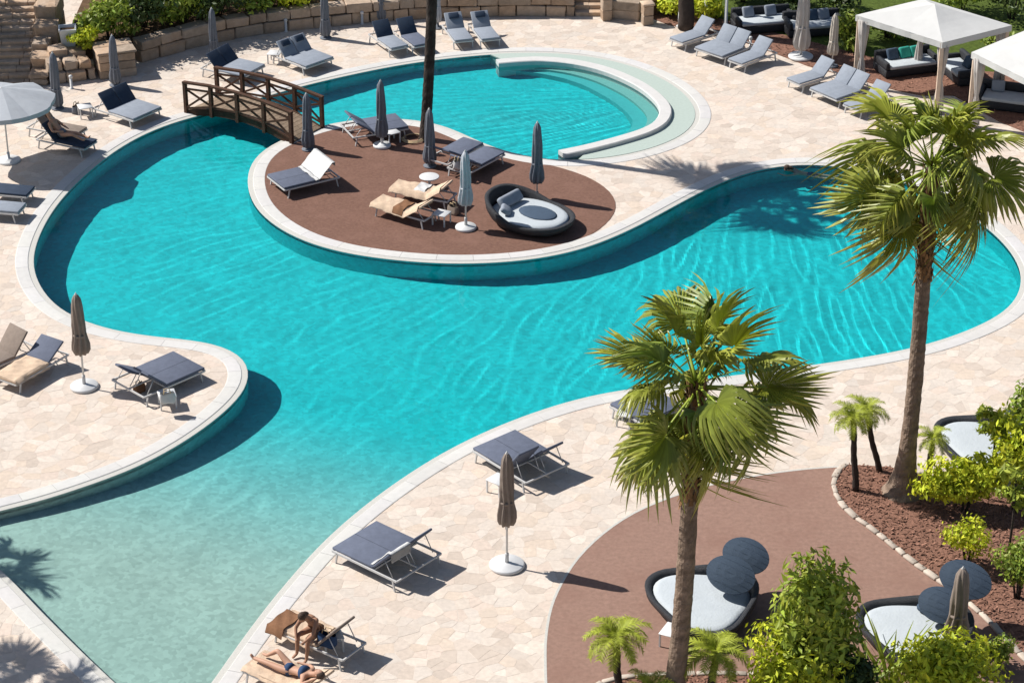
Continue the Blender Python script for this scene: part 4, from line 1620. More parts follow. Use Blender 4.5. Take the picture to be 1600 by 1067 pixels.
# ------------------------------------------------------------------ pavilions
def pavilion(corner_l, corner_f, corner_r, z_e, rise, label, z_g=0.022):
    a, b, c = at(*corner_l, z_e), at(*corner_f, z_e), at(*corner_r, z_e)
    d = a + c - b
    cen_ = (a + c) / 2
    t = thing('pavilion', label, 'pavilion', (cen_.x, cen_.y, z_g))
    C = [Vector((q.x - cen_.x, q.y - cen_.y, z_e - z_g)) for q in (a, b, c, d)]
    mb = MB()
    apex = Vector((0, 0, z_e - z_g + rise))
    nseg = 6
    for i in range(4):
        p0, p1 = C[i], C[(i + 1) % 4]
        V, F = [], []
        for r_ in range(nseg + 1):
            k = r_ / nseg
            for s in range(nseg + 1):
                e = p0.lerp(p1, s / nseg)
                q = apex.lerp(e, k)
                q.z -= 0.10 * math.sin(math.pi * k) * (1 - 0.4 * abs(s / nseg * 2 - 1)) * 0.6
                V.append(q)
        for r_ in range(nseg):
            for s in range(nseg):
                i0 = r_ * (nseg + 1) + s
                F.append((i0, i0 + nseg + 1, i0 + nseg + 2, i0 + 1))
        mb.add(V, F)
    mb.build('roof', M_CANVASW, t)
    for i in range(4):
        p0, p1 = C[i], C[(i + 1) % 4]
        V, F = [], []
        m_ = 14
        nrm = (p1 - p0).cross(Vector((0, 0, 1))).normalized()
        for s in range(m_ + 1):
            e = p0.lerp(p1, s / m_) + nrm * 0.012 * math.sin(s * 1.9)
            V += [e, e - Vector((0, 0, 0.20))]
        for s in range(m_):
            F.append((s * 2, s * 2 + 1, s * 2 + 3, s * 2 + 2))
        mb = MB(); mb.add(V, F)
        mb.build('valance', M_CANVASW, t)
    for i, q in enumerate(C):
        x, y = q.x * 0.95, q.y * 0.95
        mb = MB()
        mb.box(x - .06, x + .06, y - .06, y + .06, 0, z_e - z_g - 0.03)
        mb.build('post', M_WOODP, t)
        # gathered curtain tied at the post
        u = Vector((-q.x, -q.y, 0)).normalized()
        cx, cy = x + u.x * 0.17 + u.y * .08, y + u.y * 0.17 - u.x * .08
        hz_ = z_e - z_g
        mb = MB()
        mb.lathe([(0.15, 0.06), (0.13, 0.4), (0.10, 0.8), (0.055, 1.05), (0.09, 1.35), (0.14, 1.8), (0.18, hz_ - 0.12)], 30, mtx=Matrix.Translation((cx, cy, 0)), wob=lambda an, z: 1 + 0.22 * math.cos(7 * an + z))
        mb.build('curtain', M_CURTAIN, t)
    return t, C


pav1, _ = pavilion((1337, 24), (1473, 67), (1581, 40), 2.45, 0.55, 'white canvas pavilion with gathered curtains and pale posts')
pav2, _ = pavilion((1518, 82), (1660, 152), (1760, 108), 2.45, 0.60, 'white canvas pavilion cut off by the right edge')


def lounge_sofa(px, rz, label, w=1.9, d=0.95, z=0.022, pads=()):
    p = at(*px)
    t = thing('lounge_sofa', label, 'outdoor sofa', (p.x, p.y, z), rz)
    mb = MB(); mb.rbox(-w / 2, w / 2, -d / 2, d / 2, 0.03, 0.30, 0.04, 2); mb.build('rattan_base', M_RATTAN, t)
    mb = MB(); mb.rbox(-w / 2, w / 2, d / 2 - 0.16, d / 2, 0.30, 0.68, 0.05, 2); mb.build('backrest', M_RATTAN, t)
    for s in (-1, 1):
        mb = MB(); mb.rbox(s * w / 2 - (0.14 if s > 0 else 0), s * w / 2 + (0 if s > 0 else 0.14), -d / 2, d / 2 - 0.17, 0.30, 0.55, 0.04, 2); mb.build('armrest', M_RATTAN, t)
    mb = MB(); mb.rbox(-w / 2 + .15, w / 2 - .15, -d / 2 - .01, d / 2 - 0.17, 0.30, 0.42, 0.04, 2); mb.build('seat_cushion', M_MATTRESS, t)
    for k, (x, m) in enumerate(pads):
        mtx = Matrix.Translation((x, d / 2 - 0.30, 0.58)) @ Euler((R(62), 0, R(8))).to_matrix().to_4x4()
        mb = MB(); mb.rbox(-.21, .21, -.19, .19, -.07, .07, 0.06, 3, mtx=mtx); mb.build('scatter_cushion', m, t)
    return t


lounge_sofa((1416, 112), R(18), 'rattan sofa with teal cushions under the white pavilion', 2.0, 1.0, pads=((-0.45, M_BLUEC), (0.0, M_TEAL), (0.4, M_TEAL)))
lounge_sofa((1500, 122), R(-75), 'rattan sofa behind the pavilion curtain on the right', 1.7, 0.9, pads=((0.2, M_BLUEC),))
lounge_sofa((1192, 46), R(12), 'rattan sofa with pale cushions at the far right lawn', 2.1, 1.0, pads=((-0.5, M_LIGHTC), (0.3, M_LIGHTC)))
lounge_sofa((1270, 52), R(10), 'rattan sofa behind the tall white draped parasol', 2.0, 1.0, pads=((0.4, M_LIGHTC), (0.0, M_BLUEC)))
lounge_sofa((1575, 168), R(-20), 'dark rattan sofa under the right-hand pavilion', 1.9, 1.0, pads=((-0.4, M_LIGHTC),))
for px, lb in (((1133, 56), 'white tapered post left of the pavilion sofas'), ((1062, 42), 'slim pale post beside the dark trunk at the upper right'), ((1102, 34), 'slim pale post between the lime shrubs at the upper right')):
    p = at(*px)
    t = thing('lamp_post', lb, 'lamp post', p, 0, 'pale posts at the upper right')
    mb = MB(); mb.lathe([(0.13, 0), (0.13, 0.03), (0.065, 0.06), (0.05, 2.6)], 14); mb.build('shaft', M_CANVASW, t)
    mb = MB(); mb.lathe([(0.05, 2.6), (0.10, 2.65), (0.12, 2.85), (0.02, 2.92)], 14); mb.build('lamp_head', M_WHITE, t)

# ------------------------------------------------------------------ foliage
def leaf_cloud(blobs, n, size, name, m, parent, aspect=0.45, lo=0.6, hi=1.35, up=0.35, shell=0.55):
    """many small folded leaves spread through the blobs (centre, radii)"""
    vol = np.array([b[1][0] * b[1][1] + b[1][0] * b[1][2] for b in blobs])
    cnt = np.maximum(1, (n * vol / vol.sum()).astype(int))
    Ps, Ns, Ts = [], [], []
    for (c, r), k in zip(blobs, cnt):
        d = RNG.normal(size=(k, 3))
        d /= np.linalg.norm(d, axis=1)[:, None]
        rad = shell + (1 - shell) * RNG.uniform(0, 1, k) ** 0.6
        rad *= 1 + 0.16 * np.sin(d[:, 0] * 7 + c[0] * 5) * np.sin(d[:, 1] * 8 + c[1] * 3) + 0.12 * RNG.normal(size=k)
        Ps.append(np.array(c) + d * rad[:, None] * np.array(r))
        nn = d + RNG.normal(scale=0.55, size=(k, 3)) + np.array([0, 0, up])
        Ns.append(nn / np.linalg.norm(nn, axis=1)[:, None])
        Ts.append(RNG.uniform(lo, hi, k) * RNG.uniform(0.9, 1.1))
    Pn, Nn, T = np.vstack(Ps), np.vstack(Ns), np.concatenate(Ts)
    k = len(Pn)
    ok = Pn[:, 2] > 0.04
    Pn, Nn, T = Pn[ok], Nn[ok], T[ok]
    k = len(Pn)
    a = RNG.normal(size=(k, 3))
    a -= (a * Nn).sum(1)[:, None] * Nn
    a /= np.linalg.norm(a, axis=1)[:, None]
    a[:, 2] -= 0.25
    b = np.cross(Nn, a)
    L = size * RNG.uniform(0.6, 1.3, k)[:, None]
    W = L * aspect
    V = np.stack([Pn - a * L * .5, Pn + b * W * .5 - Nn * W * .12 + a * L * .05, Pn + a * L * .55 - Nn * L * .15, Pn - b * W * .5 - Nn * W * .12 + a * L * .05], 1)
    F = np.arange(k * 4).reshape(-1, 4)
    Tv = np.repeat(T, 4)[:, None] * np.array([[1, 1, 1]])
    hue = np.repeat(RNG.uniform(-0.10, 0.14, k), 4)
    Tv[:, 0] *= 1 + hue
    Tv[:, 2] *= 1 - hue
    return link(name, np_mesh(name, V.reshape(-1, 3), F, Tv), m, parent)


def shrub(px, z_g, w, h, label, m, n=1500, size=0.11, blobs=6, cat='shrub', group=None, stems=4, aspect=0.45, name='shrub', dep=None, lift=0.25, **kw):
    p = at(*px, z_g)
    t = thing(name, label, cat, (p.x, p.y, z_g), 0, group)
    dep = dep or w
    bl = []
    for i in range(blobs):
        an = 2 * math.pi * i / blobs + random.uniform(-.4, .4)
        rr = random.uniform(0.15, 0.62)
        rx = w * random.uniform(0.22, 0.34)
        zc = h * random.uniform(lift + 0.15, 0.80)
        bl.append(((w / 2 * rr * math.cos(an), dep / 2 * rr * math.sin(an), zc), (rx, rx * dep / w, h * random.uniform(0.16, 0.27))))
    leaf_cloud(bl, n, size, 'crown', m, t, aspect, **kw)
    for s in range(stems):
        b = bl[s % len(bl)][0]
        mb = MB()
        mb.tube([(b[0] * .15, b[1] * .15, -0.02), (b[0] * .45, b[1] * .4, b[2] * .5), (b[0], b[1], b[2])], [0.03, 0.022, 0.010], 6)
        mb.build('stem', M_BARKD, t)
    return t


G_SH = 'shrubs round the lounge terrace'
shrub((1505, 800), 0.035, 2.5, 1.45, 'broad lime green shrub below the daybed on the deck', M_LEAFY, 3600, 0.15, 11, group=G_SH, dep=1.3)
shrub((1585, 800), 0.035, 1.5, 2.6, 'tall lime green shrub at the right edge', M_LEAFY, 3000, 0.15, 9, group=G_SH)
shrub((1512, 884), 0.035, 1.25, 1.15, 'small lime shrub on the bare mulch slope', M_LEAFY, 1100, 0.11, 6, group=G_SH)
shrub((1590, 935), 0.035, 1.1, 1.7, 'green shrub behind the lower right daybed shades', M_LEAFG, 1400, 0.12, 7, group=G_SH)
shrub((1603, 700), 0.035, 1.0, 2.1, 'dark green shrub at the right edge above the lime one', M_LEAFG, 1300, 0.15, 7, group=G_SH)
shrub((1264, 1105), 0.035, 1.9, 3.6, 'tall glossy dark green shrub between the two daybeds', M_LEAFM, 4400, 0.215, 18, group=G_SH, lift=0.15, aspect=0.4)
shrub((1230, 1120), 0.035, 2.0, 2.1, 'yellow green shrub at the bottom in front of the tall dark one', M_LEAFY, 3300, 0.15, 10, group=G_SH)
shrub((1468, 1120), 0.035, 2.3, 1.9, 'yellow green shrub at the bottom right corner', M_LEAFY, 3600, 0.15, 10, group=G_SH)
shrub((1330, 1130), 0.035, 1.0, 1.7, 'loose dark shrub beside the lower right daybed', M_LEAFD, 1500, 0.15, 7, group=G_SH)
shrub((1560, 1040), 0.035, 0.9, 0.8, 'low green shrub in the mulch at the lower right edge', M_LEAFG, 700, 0.11, 5, group=G_SH)


def spiky_plant(px, z_g, n, L, label, m=None, group=None):
    p = at(*px, z_g)
    t = thing('spiky_plant', label, 'plant', (p.x, p.y, z_g), 0, group)
    for k in range(n):
        an = 2.4 * k + random.uniform(-.3, .3)
        el = R(random.uniform(35, 82))
        ln = L * random.uniform(0.7, 1.1)
        mb = MB()
        V, F = [], []
        for j in range(6):
            s = j / 5
            rr = ln * s * math.cos(el) * (1 + .25 * s)
            z = ln * s * math.sin(el) - 0.28 * ln * s * s
            wd = 0.035 * (1 - s) ** 0.6 + 0.003
            c, si = math.cos(an), math.sin(an)
            V += [(rr * c - wd * si, rr * si + wd * c, z), (rr * c, rr * si, z - .012), (rr * c + wd * si, rr * si - wd * c, z)]
        for j in range(5):
            a = j * 3
            F += [(a, a + 1, a + 4, a + 3), (a + 1, a + 2, a + 5, a + 4)]
        q = random.uniform(.7, 1.3)
        mb.add(V, F, (q, q, q))
        mb.build('leaf', m or M_FEATHER, t)


spiky_plant((1390, 1082), 0.035, 30, 2.3, 'spiky yucca-like plant in front of the lower right daybed')
spiky_plant((1352, 1078), 0.035, 22, 1.5, 'smaller spiky plant left of the tall spiky one', M_LEAFG)


def thin_tree(px, top, label, w=0.75):
    p = at(*px, 0.035)
    t = thing('young_tree', label, 'young tree', (p.x, p.y, 0.035))
    h = height_at(p, top)
    mb = MB(); mb.tube([(0, 0, -0.02), (0.03, 0, h * .5), (0, 0.02, h * .9)], [0.035, 0.028, 0.018], 7); mb.build('trunk', M_BARKD, t)
    for k in range(10):
        an = 2.4 * k
        rr = w * 0.5 * random.uniform(0.5, 1)
        zc = h * random.uniform(0.62, 0.95)
        mb = MB(); mb.tube([(0, 0, zc - .05), (rr * math.cos(an), rr * math.sin(an), zc + .1)], 0.008, 4); mb.build('branch', M_BARKD, t)
    leaf_cloud([((w * .38 * math.cos(2.4 * k), w * .38 * math.sin(2.4 * k), h * (0.62 + 0.36 * ((k * 37) % 10) / 10)), (0.2, 0.2, 0.13)) for k in range(10)], 330, 0.22, 'crown', M_FEATHER, t, 0.4, up=0.8)


thin_tree((1543, 780), 632, 'slender young tree with big leaves in front of the deck daybed')
thin_tree((1570, 905), 720, 'slender sapling with bare brown stem at the right edge', 0.6)

# background planting, upper left and right
G_H = 'hedge shrubs behind the far wall'
hed = [((170, 60), 2.2, 1.5, M_LEAFG), ((225, 44), 2.4, 1.6, M_LEAFD), ((285, 34), 2.4, 1.5, M_LEAFG), ((340, 24), 2.4, 1.5, M_LEAFD), ((400, 14), 2.3, 1.3, M_LEAFG), ((455, 4), 2.2, 0.9, M_LEAFY), ((205, 12), 2.6, 2.0, M_LEAFG), ((300, 4), 2.6, 2.0, M_LEAFD)]
nm = ['first hedge shrub right of the white planter', 'dark hedge shrub behind the square pier', 'green hedge shrub between pier and far parasol', 'dark hedge shrub behind the slate parasol above the footbridge',
      'green hedge shrub above the double light lounger', 'low lime shrub at the right end of the hedge', 'tall hedge shrub at the top edge behind the planter', 'tall dark hedge shrub at the top edge']
for (px, w_, h_, m), lb in zip(hed, nm):
    shrub(px, 0.66, w_, h_, lb, m, 1500, 0.20, 8, group=G_H, lift=0.0)
shrub((132, 78), 0.70, 1.0, 0.75, 'small round lime shrub beside the white planter', M_LEAFY, 900, 0.13, 5, group=G_H, lift=0.1)
G_R = 'shrubs at the upper right'
rs = [((1050, 24), 1.2, 0.9, M_LEAFY, 'round lime shrub left of the dark trunk at the upper right'), ((1102, 28), 1.6, 1.1, M_LEAFY, 'lime shrub right of the dark trunk at the upper right'),
      ((1330, 78), 1.2, 1.5, M_LEAFG, 'leafy shrub behind the beige folded parasol'), ((1385, 60), 1.8, 1.2, M_LEAFG, 'leafy shrub behind the sofa of the white pavilion'),
      ((1500, 20), 2.2, 1.7, M_LEAFG, 'green shrub beyond the white pavilion roof'), ((1580, 30), 2.4, 1.9, M_LEAFD, 'dark shrub at the upper right corner'),
      ((1560, 90), 1.6, 1.2, M_LEAFG, 'shrub between the two pavilions'), ((1230, 10), 2.2, 1.3, M_LEAFD, 'dark shrub behind the far sofa'), ((1160, 4), 2.0, 1.4, M_LEAFD, 'dark shrub at the top edge left of the sofa'), ((1310, 18), 2.2, 1.4, M_LEAFD, 'dark shrub at the top edge above the folded parasol')]
for px, w_, h_, m, lb in rs:
    shrub(px, 0.022, w_, h_, lb, m, 1300, 0.17, 7, group=G_R, lift=0.05)

# ------------------------------------------------------------------ palms
def on_plane(px, py, Y):
    d = _fw * FPX + _rt * (px - 800) + _up * (533.5 - py)
    t = Y / d.y
    return Vector((0, 0, CAM_H)) + d * t


def fan_mesh(seed, pet=1.0, rad=0.98, spread=112, droop=0.35, closed=0.0, tone=(1, 1, 1)):
    """one fan leaf: stalk along +x then pleated blade, in the x-y plane"""
    rnd = random.Random(seed)
    mb = MB()
    sag = lambda x: -0.16 * x * x
    mb.tube([(pet * k / 5, 0, sag(pet * k / 5)) for k in range(6)], [0.035, 0.028, 0.024, 0.02, 0.018, 0.014], 5, (1.35, 1.45, 1.0), squash=0.6)
    n = 30
    fr = [0.04, 0.30, 0.58, 0.76, 0.90, 1.0]
    zb = sag(pet)
    for i in range(n):
        th0 = R(-spread + 2 * spread * i / n)
        th1 = R(-spread + 2 * spread * (i + 1) / n)
        tm = (th0 + th1) / 2
        ln = rad * (0.72 + 0.28 * math.cos(tm * 0.62)) * rnd.uniform(0.78, 1.10)
        tipd = rnd.uniform(0.5, 1.5)
        V, T, F = [], [], []
        sh = rnd.uniform(0.8, 1.2)
        for j, f in enumerate(fr):
            r_ = ln * f
            k = 1.0 if f <= 0.77 else max(0.0, (1 - f) / 0.26)
            wd = (th1 - th0) / 2 * (k * 0.97 + 0.02)
            extra = rnd.uniform(-.02, .02) * (f > 0.6)
            for q, a in enumerate((tm - wd, tm, tm + wd)):
                a += extra
                x = pet + r_ * math.cos(a)
                y = r_ * math.sin(a) * (1 - closed * 0.6)
                cup = (0.22 + 0.75 * closed) * abs(math.sin(a)) * r_
                z = zb - 0.32 * (x - pet) * 0.5 + cup * 0.6 - droop * tipd * max(0, f - 0.5) ** 2 * 2.4 * rad - 0.12 * r_ * r_
                z += (0.034 if q == 1 else -0.016) * (f < 0.95) * rad * min(1, f * 2.2)
                V.append((x, y, z))
                g = sh * (1.2 - 0.32 * f + (0.12 if q == 1 else 0))
                T.append((tone[0] * g * (1 + 0.5 * max(0, f - .7)), tone[1] * g, tone[2] * g * (1 - .3 * max(0, f - .7))))
        for j in range(len(fr) - 1):
            a = j * 3
            F += [(a, a + 1, a + 4, a + 3), (a + 1, a + 2, a + 5, a + 4)]
        s0 = len(mb.v)
        mb.add(V, F)
        mb.t[s0:] = T
    return mb.mesh('frond')


FANS = [fan_mesh(s, droop=d, closed=c, tone=tn) for s, d, c, tn in ((1, 0.6, 0.45, (1.1, 1.05, 1)), (2, 1.0, 0.7, (.85, .95, .9)), (3, 1.3, 0.3, (1.0, 1, 1)), (4, 0.5, 0.9, (1.2, 1.15, .9)), (5, 1.7, 0.5, (1.1, .95, .7)), (6, 0.8, 0.85, (1.25, 1.15, 1)))]
for me in FANS:
    me.materials.append(M_FAN)


def fan_palm(base, z_g, top, label, r0=0.22, r1=0.15, flare=0.0, bark=None, scale=1.0, nf=34, boots=1.6, seed=1):
    rnd = random.Random(seed)
    p = at(*base, z_g) if not isinstance(base, Vector) else base
    tp = on_plane(top[0], top[1], p.y) if not isinstance(top, Vector) else top
    t = thing('fan_palm', label, 'palm tree', p, 0)
    T_ = tp - p
    N = 90
    path, rs_ = [], []
    V, F, C = [], [], []
    n = 20
    for i in range(N + 1):
        k = i / N
        c = Vector((T_.x * k + 0.10 * math.sin(k * 3.0) * (1 - k), T_.y * k, T_.z * k))
        r_ = r0 + (r1 - r0) * min(1, k * 1.3) + flare * math.exp(-k * T_.z / 0.45)
        ring_g = rnd.uniform(0.78, 1.15)
        r_ *= 1 + rnd.uniform(-0.025, 0.045)
        for s in range(n):
            an = 2 * math.pi * s / n
            rr = r_ * (1 + rnd.uniform(-.035, .035))
            V.append((c.x + rr * math.cos(an), c.y + rr * math.sin(an), c.z))
            g = ring_g * rnd.uniform(0.8, 1.2) * (1.10 - 0.3 * k)
            C.append((g, g, g))
    for i in range(N):
        for s in range(n):
            F.append((i * n + s, i * n + (s + 1) % n, (i + 1) * n + (s + 1) % n, (i + 1) * n + s))
    mb = MB(); mb.add(V, F, smooth=False); mb.t = C
    mb.build('trunk', bark or M_BARK, t)
    # old leaf bases clothing the upper trunk
    mb = MB()
    nbt = int(boots * 80)
    for i in range(nbt):
        k = i / nbt
        z = T_.z - boots * (1 - k) - 0.02
        f = z / T_.z
        c = Vector((T_.x * f + 0.10 * math.sin(f * 3.0) * (1 - f), T_.y * f, z))
        an = i * 2.399
        d = Vector((math.cos(an), math.sin(an), 0))
        s = Vector((-d.y, d.x, 0))
        w_, l_ = 0.055, rnd.uniform(0.16, 0.34)
        b0 = c + d * r1 * 0.97
        tip = b0 + d * rnd.uniform(0.03, 0.10) + Vector((0, 0, l_ * (1 if rnd.random() < .75 else -0.7)))
        g = rnd.uniform(0.5, 1.5)
        mb.add([b0 - s * w_, b0 + s * w_, tip + s * w_ * .35, tip - s * w_ * .35, b0 + d * .03 + Vector((0, 0, .02))], [(0, 1, 2, 3), (0, 4, 1), (4, 2, 1), (0, 3, 4), (3, 2, 4)], (g, g * .95, g * .85))
    lb_ = mb.build('leaf_bases', M_BOOT, t)
    lb_['kind'] = 'stuff'
    for i in range(nf):
        k = i / nf
        an = i * 2.399 + rnd.uniform(-.45, .45)
        el = 82 - 150 * k ** 0.9 + rnd.uniform(-20, 20)
        me = FANS[3] if k < 0.12 else FANS[(0, 1, 2, 5)[(i * 7) % 4]] if k < 0.7 else FANS[4 if i % 2 else 2]
        o = bpy.data.objects.new('frond', me)
        COL.objects.link(o)
        o.parent = t
        sc = scale * rnd.uniform(0.70, 1.18) * (0.82 if k < 0.12 else 1)
        o.scale = (sc, sc, sc)
        o.location = T_ + Vector((math.cos(an) * .08, math.sin(an) * .08, 0.12 - 0.35 * k))
        # x axis = stalk direction; roll keeps the blade facing up
        m = Matrix.Rotation(an, 3, 'Z') @ Matrix.Rotation(-R(el), 3, 'Y') @ Matrix.Rotation(R(rnd.uniform(-75, 75)), 3, 'X')
        o.rotation_euler = m.to_euler()
    return t


fan_palm((1050, 1108), 0.035, (1089, 602), 'fan palm in the middle foreground, crown over the pool edge', 0.20, 0.165, 0.05, scale=1.06, nf=36, boots=2.6, seed=3)
fan_palm((1410, 768), 0.035, (1457, 258), 'tall fan palm at the right with flared trunk foot', 0.19, 0.165, 0.30, scale=1.10, nf=36, boots=2.8, seed=8)
fan_palm((664, 218), IZ, Vector((at(664, 218).x + (on_plane(672, 0, at(664, 218).y).x - at(664, 218).x) * 10.2 / on_plane(680, 0, at(664, 218).y).z, at(664, 218).y, 10.2)), 'tall dark palm trunk rising from the island out of the picture', 0.165, 0.15, 0.04, bark=M_BARKD, scale=1.05, nf=30, boots=0.8, seed=5)
# palms just outside the left edge whose shadows fall on the water and the deck
for k, (px, hh, lb) in enumerate((((-58, 872), 6.2, 'fan palm beyond the left edge shading the shallow water'), ((22, 1078), 6.2, 'fan palm beyond the lower left corner shading the deck'))):
    q = at(*px)
    b = Vector((q.x + SUN_TRAVEL.x / SUN_TRAVEL.z * hh, q.y + SUN_TRAVEL.y / SUN_TRAVEL.z * hh, -0.01))
    fan_palm(b, 0, b + Vector((0.1, 0, hh)), lb, 0.22, 0.17, 0.05, scale=0.8, nf=24, boots=0.8, seed=20 + k)
# broad tree beyond the upper left corner that shades the stairs
tb = Vector((-21.3, 77.3, -0.02))
t = thing('broad_tree', 'broad leafy tree beyond the upper left corner shading the stairs', 'tree', tb)
mb = MB(); mb.tube([(0, 0, 0), (0.1, 0, 2.0), (0, 0.1, 4.6)], [0.26, 0.2, 0.12], 10); mb.build('trunk', M_BARKD, t)
leaf_cloud([((random.uniform(-1.5, 1.5), random.uniform(-1.5, 1.5), 5.6 + random.uniform(-.8, .9)), (0.9, 0.9, 0.6)) for _ in range(11)], 3800, 0.26, 'crown', M_LEAFG, t)
# dark trunk at the upper right
p = at(1071, 46)
t = thing('palm_trunk', 'thick dark trunk between lime shrubs at the upper right', 'tree', (p.x, p.y, 0.022))
mb = MB()
mb.tube([(0.02 * math.sin(k), 0, 0.25 * k) for k in range(26)], [0.27 * (1 + 0.05 * (k % 2)) for k in range(26)], 14)
mb.build('trunk', M_BARKD, t)
for k in range(16):
    o = bpy.data.objects.new('frond', FANS[k % 3]); COL.objects.link(o); o.parent = t
    o.location = (0, 0, 6.2)
    o.rotation_euler = (Matrix.Rotation(k * 2.4, 3, 'Z') @ Matrix.Rotation(-R(60 - 6 * k), 3, 'Y')).to_euler()


def feather_mesh(seed, L=0.9):
    rnd = random.Random(seed)
    mb = MB()
    el0 = 60
    pts = []
    p_, a = Vector((0, 0, 0)), R(el0)
    for k in range(11):
        pts.append(p_.copy())
        p_ = p_ + Vector((math.cos(a), 0, math.sin(a))) * L / 10
        a -= R(11.5)
    mb.tube(pts, [0.012 * (1 - k / 12) for k in range(11)], 4, (1.2, 1.2, .9))
    for k in range(1, 33):
        f = 0.10 + 0.90 * k / 32
        i = min(int(f * 10), 9)
        b = pts[i].lerp(pts[i + 1], f * 10 - i)
        d = (pts[i + 1] - pts[i]).normalized()
        ln = 0.30 * L * (1.1 - abs(f - .4)) * rnd.uniform(.8, 1.15)
        for s in (-1, 1):
            tip = b + Vector((0, s * ln * .8, 0)) + d * ln * .6 + Vector((0, 0, ln * rnd.uniform(-.35, .1)))
            w_ = d * 0.011
            g = rnd.uniform(.7, 1.35)
            mid = (b + tip) / 2 + Vector((0, 0, ln * .10))
            mb.add([b - w_, b + w_, mid + w_, mid - w_, tip], [(0, 1, 2, 3), (3, 2, 4)], (g * 1.05, g, g))
    me = mb.mesh('frond')
    me.materials.append(M_FEATHER)
    return me


FEATH = [feather_mesh(s) for s in (1, 2, 3)]


def small_palm(base, top, z_g, label, sc=1.0, nf=20, r=0.06):
    p = at(*base, z_g)
    tp = on_plane(top[0], top[1], p.y)
    T_ = tp - p
    t = thing('dwarf_palm', label, 'palm tree', p, 0, 'dwarf feather palms')
    mb = MB()
    mb.tube([T_ * (k / 12) + Vector((0.012 * math.sin(k * .8), 0, 0)) for k in range(13)], [r * (1.25 - 0.25 * k / 12) * (1.08 if k % 2 else .95) for k in range(13)], 9)
    mb.build('trunk', M_BARKD, t)
    for i in range(nf):
        k = i / nf
        o = bpy.data.objects.new('frond', FEATH[i % 3]); COL.objects.link(o); o.parent = t
        s = sc * random.uniform(.8, 1.1)
        o.scale = (s, s, s)
        o.location = T_
        o.rotation_euler = (Matrix.Rotation(i * 2.399, 3, 'Z') @ Matrix.Rotation(R(-22 + 75 * k + random.uniform(-8, 8)), 3, 'Y')).to_euler()


small_palm((1337, 766), (1333, 655), 0.035, 'left one of the twin dwarf palms by the tall right palm', 0.75, 18, 0.065)
small_palm((1374, 736), (1353, 645), 0.035, 'right leaning one of the twin dwarf palms by the tall right palm', 0.75, 18, 0.06)
small_palm((1451, 742), (1457, 688), 0.035, 'short dwarf palm right of the tall palm trunk', 0.62, 16, 0.06)
small_palm((968, 1092), (962, 1000), 0.035, 'dwarf palm at the bottom left of the front bed', 0.95, 20, 0.07)
small_palm((1108, 1098), (1118, 1022), 0.035, 'dwarf palm at the bottom between middle palm and shrubs', 0.95, 20, 0.07)
small_palm((1020, 1120), (1015, 1082), 0.035, 'dwarf palm with only its top showing at the bottom edge', 0.8, 16, 0.07)

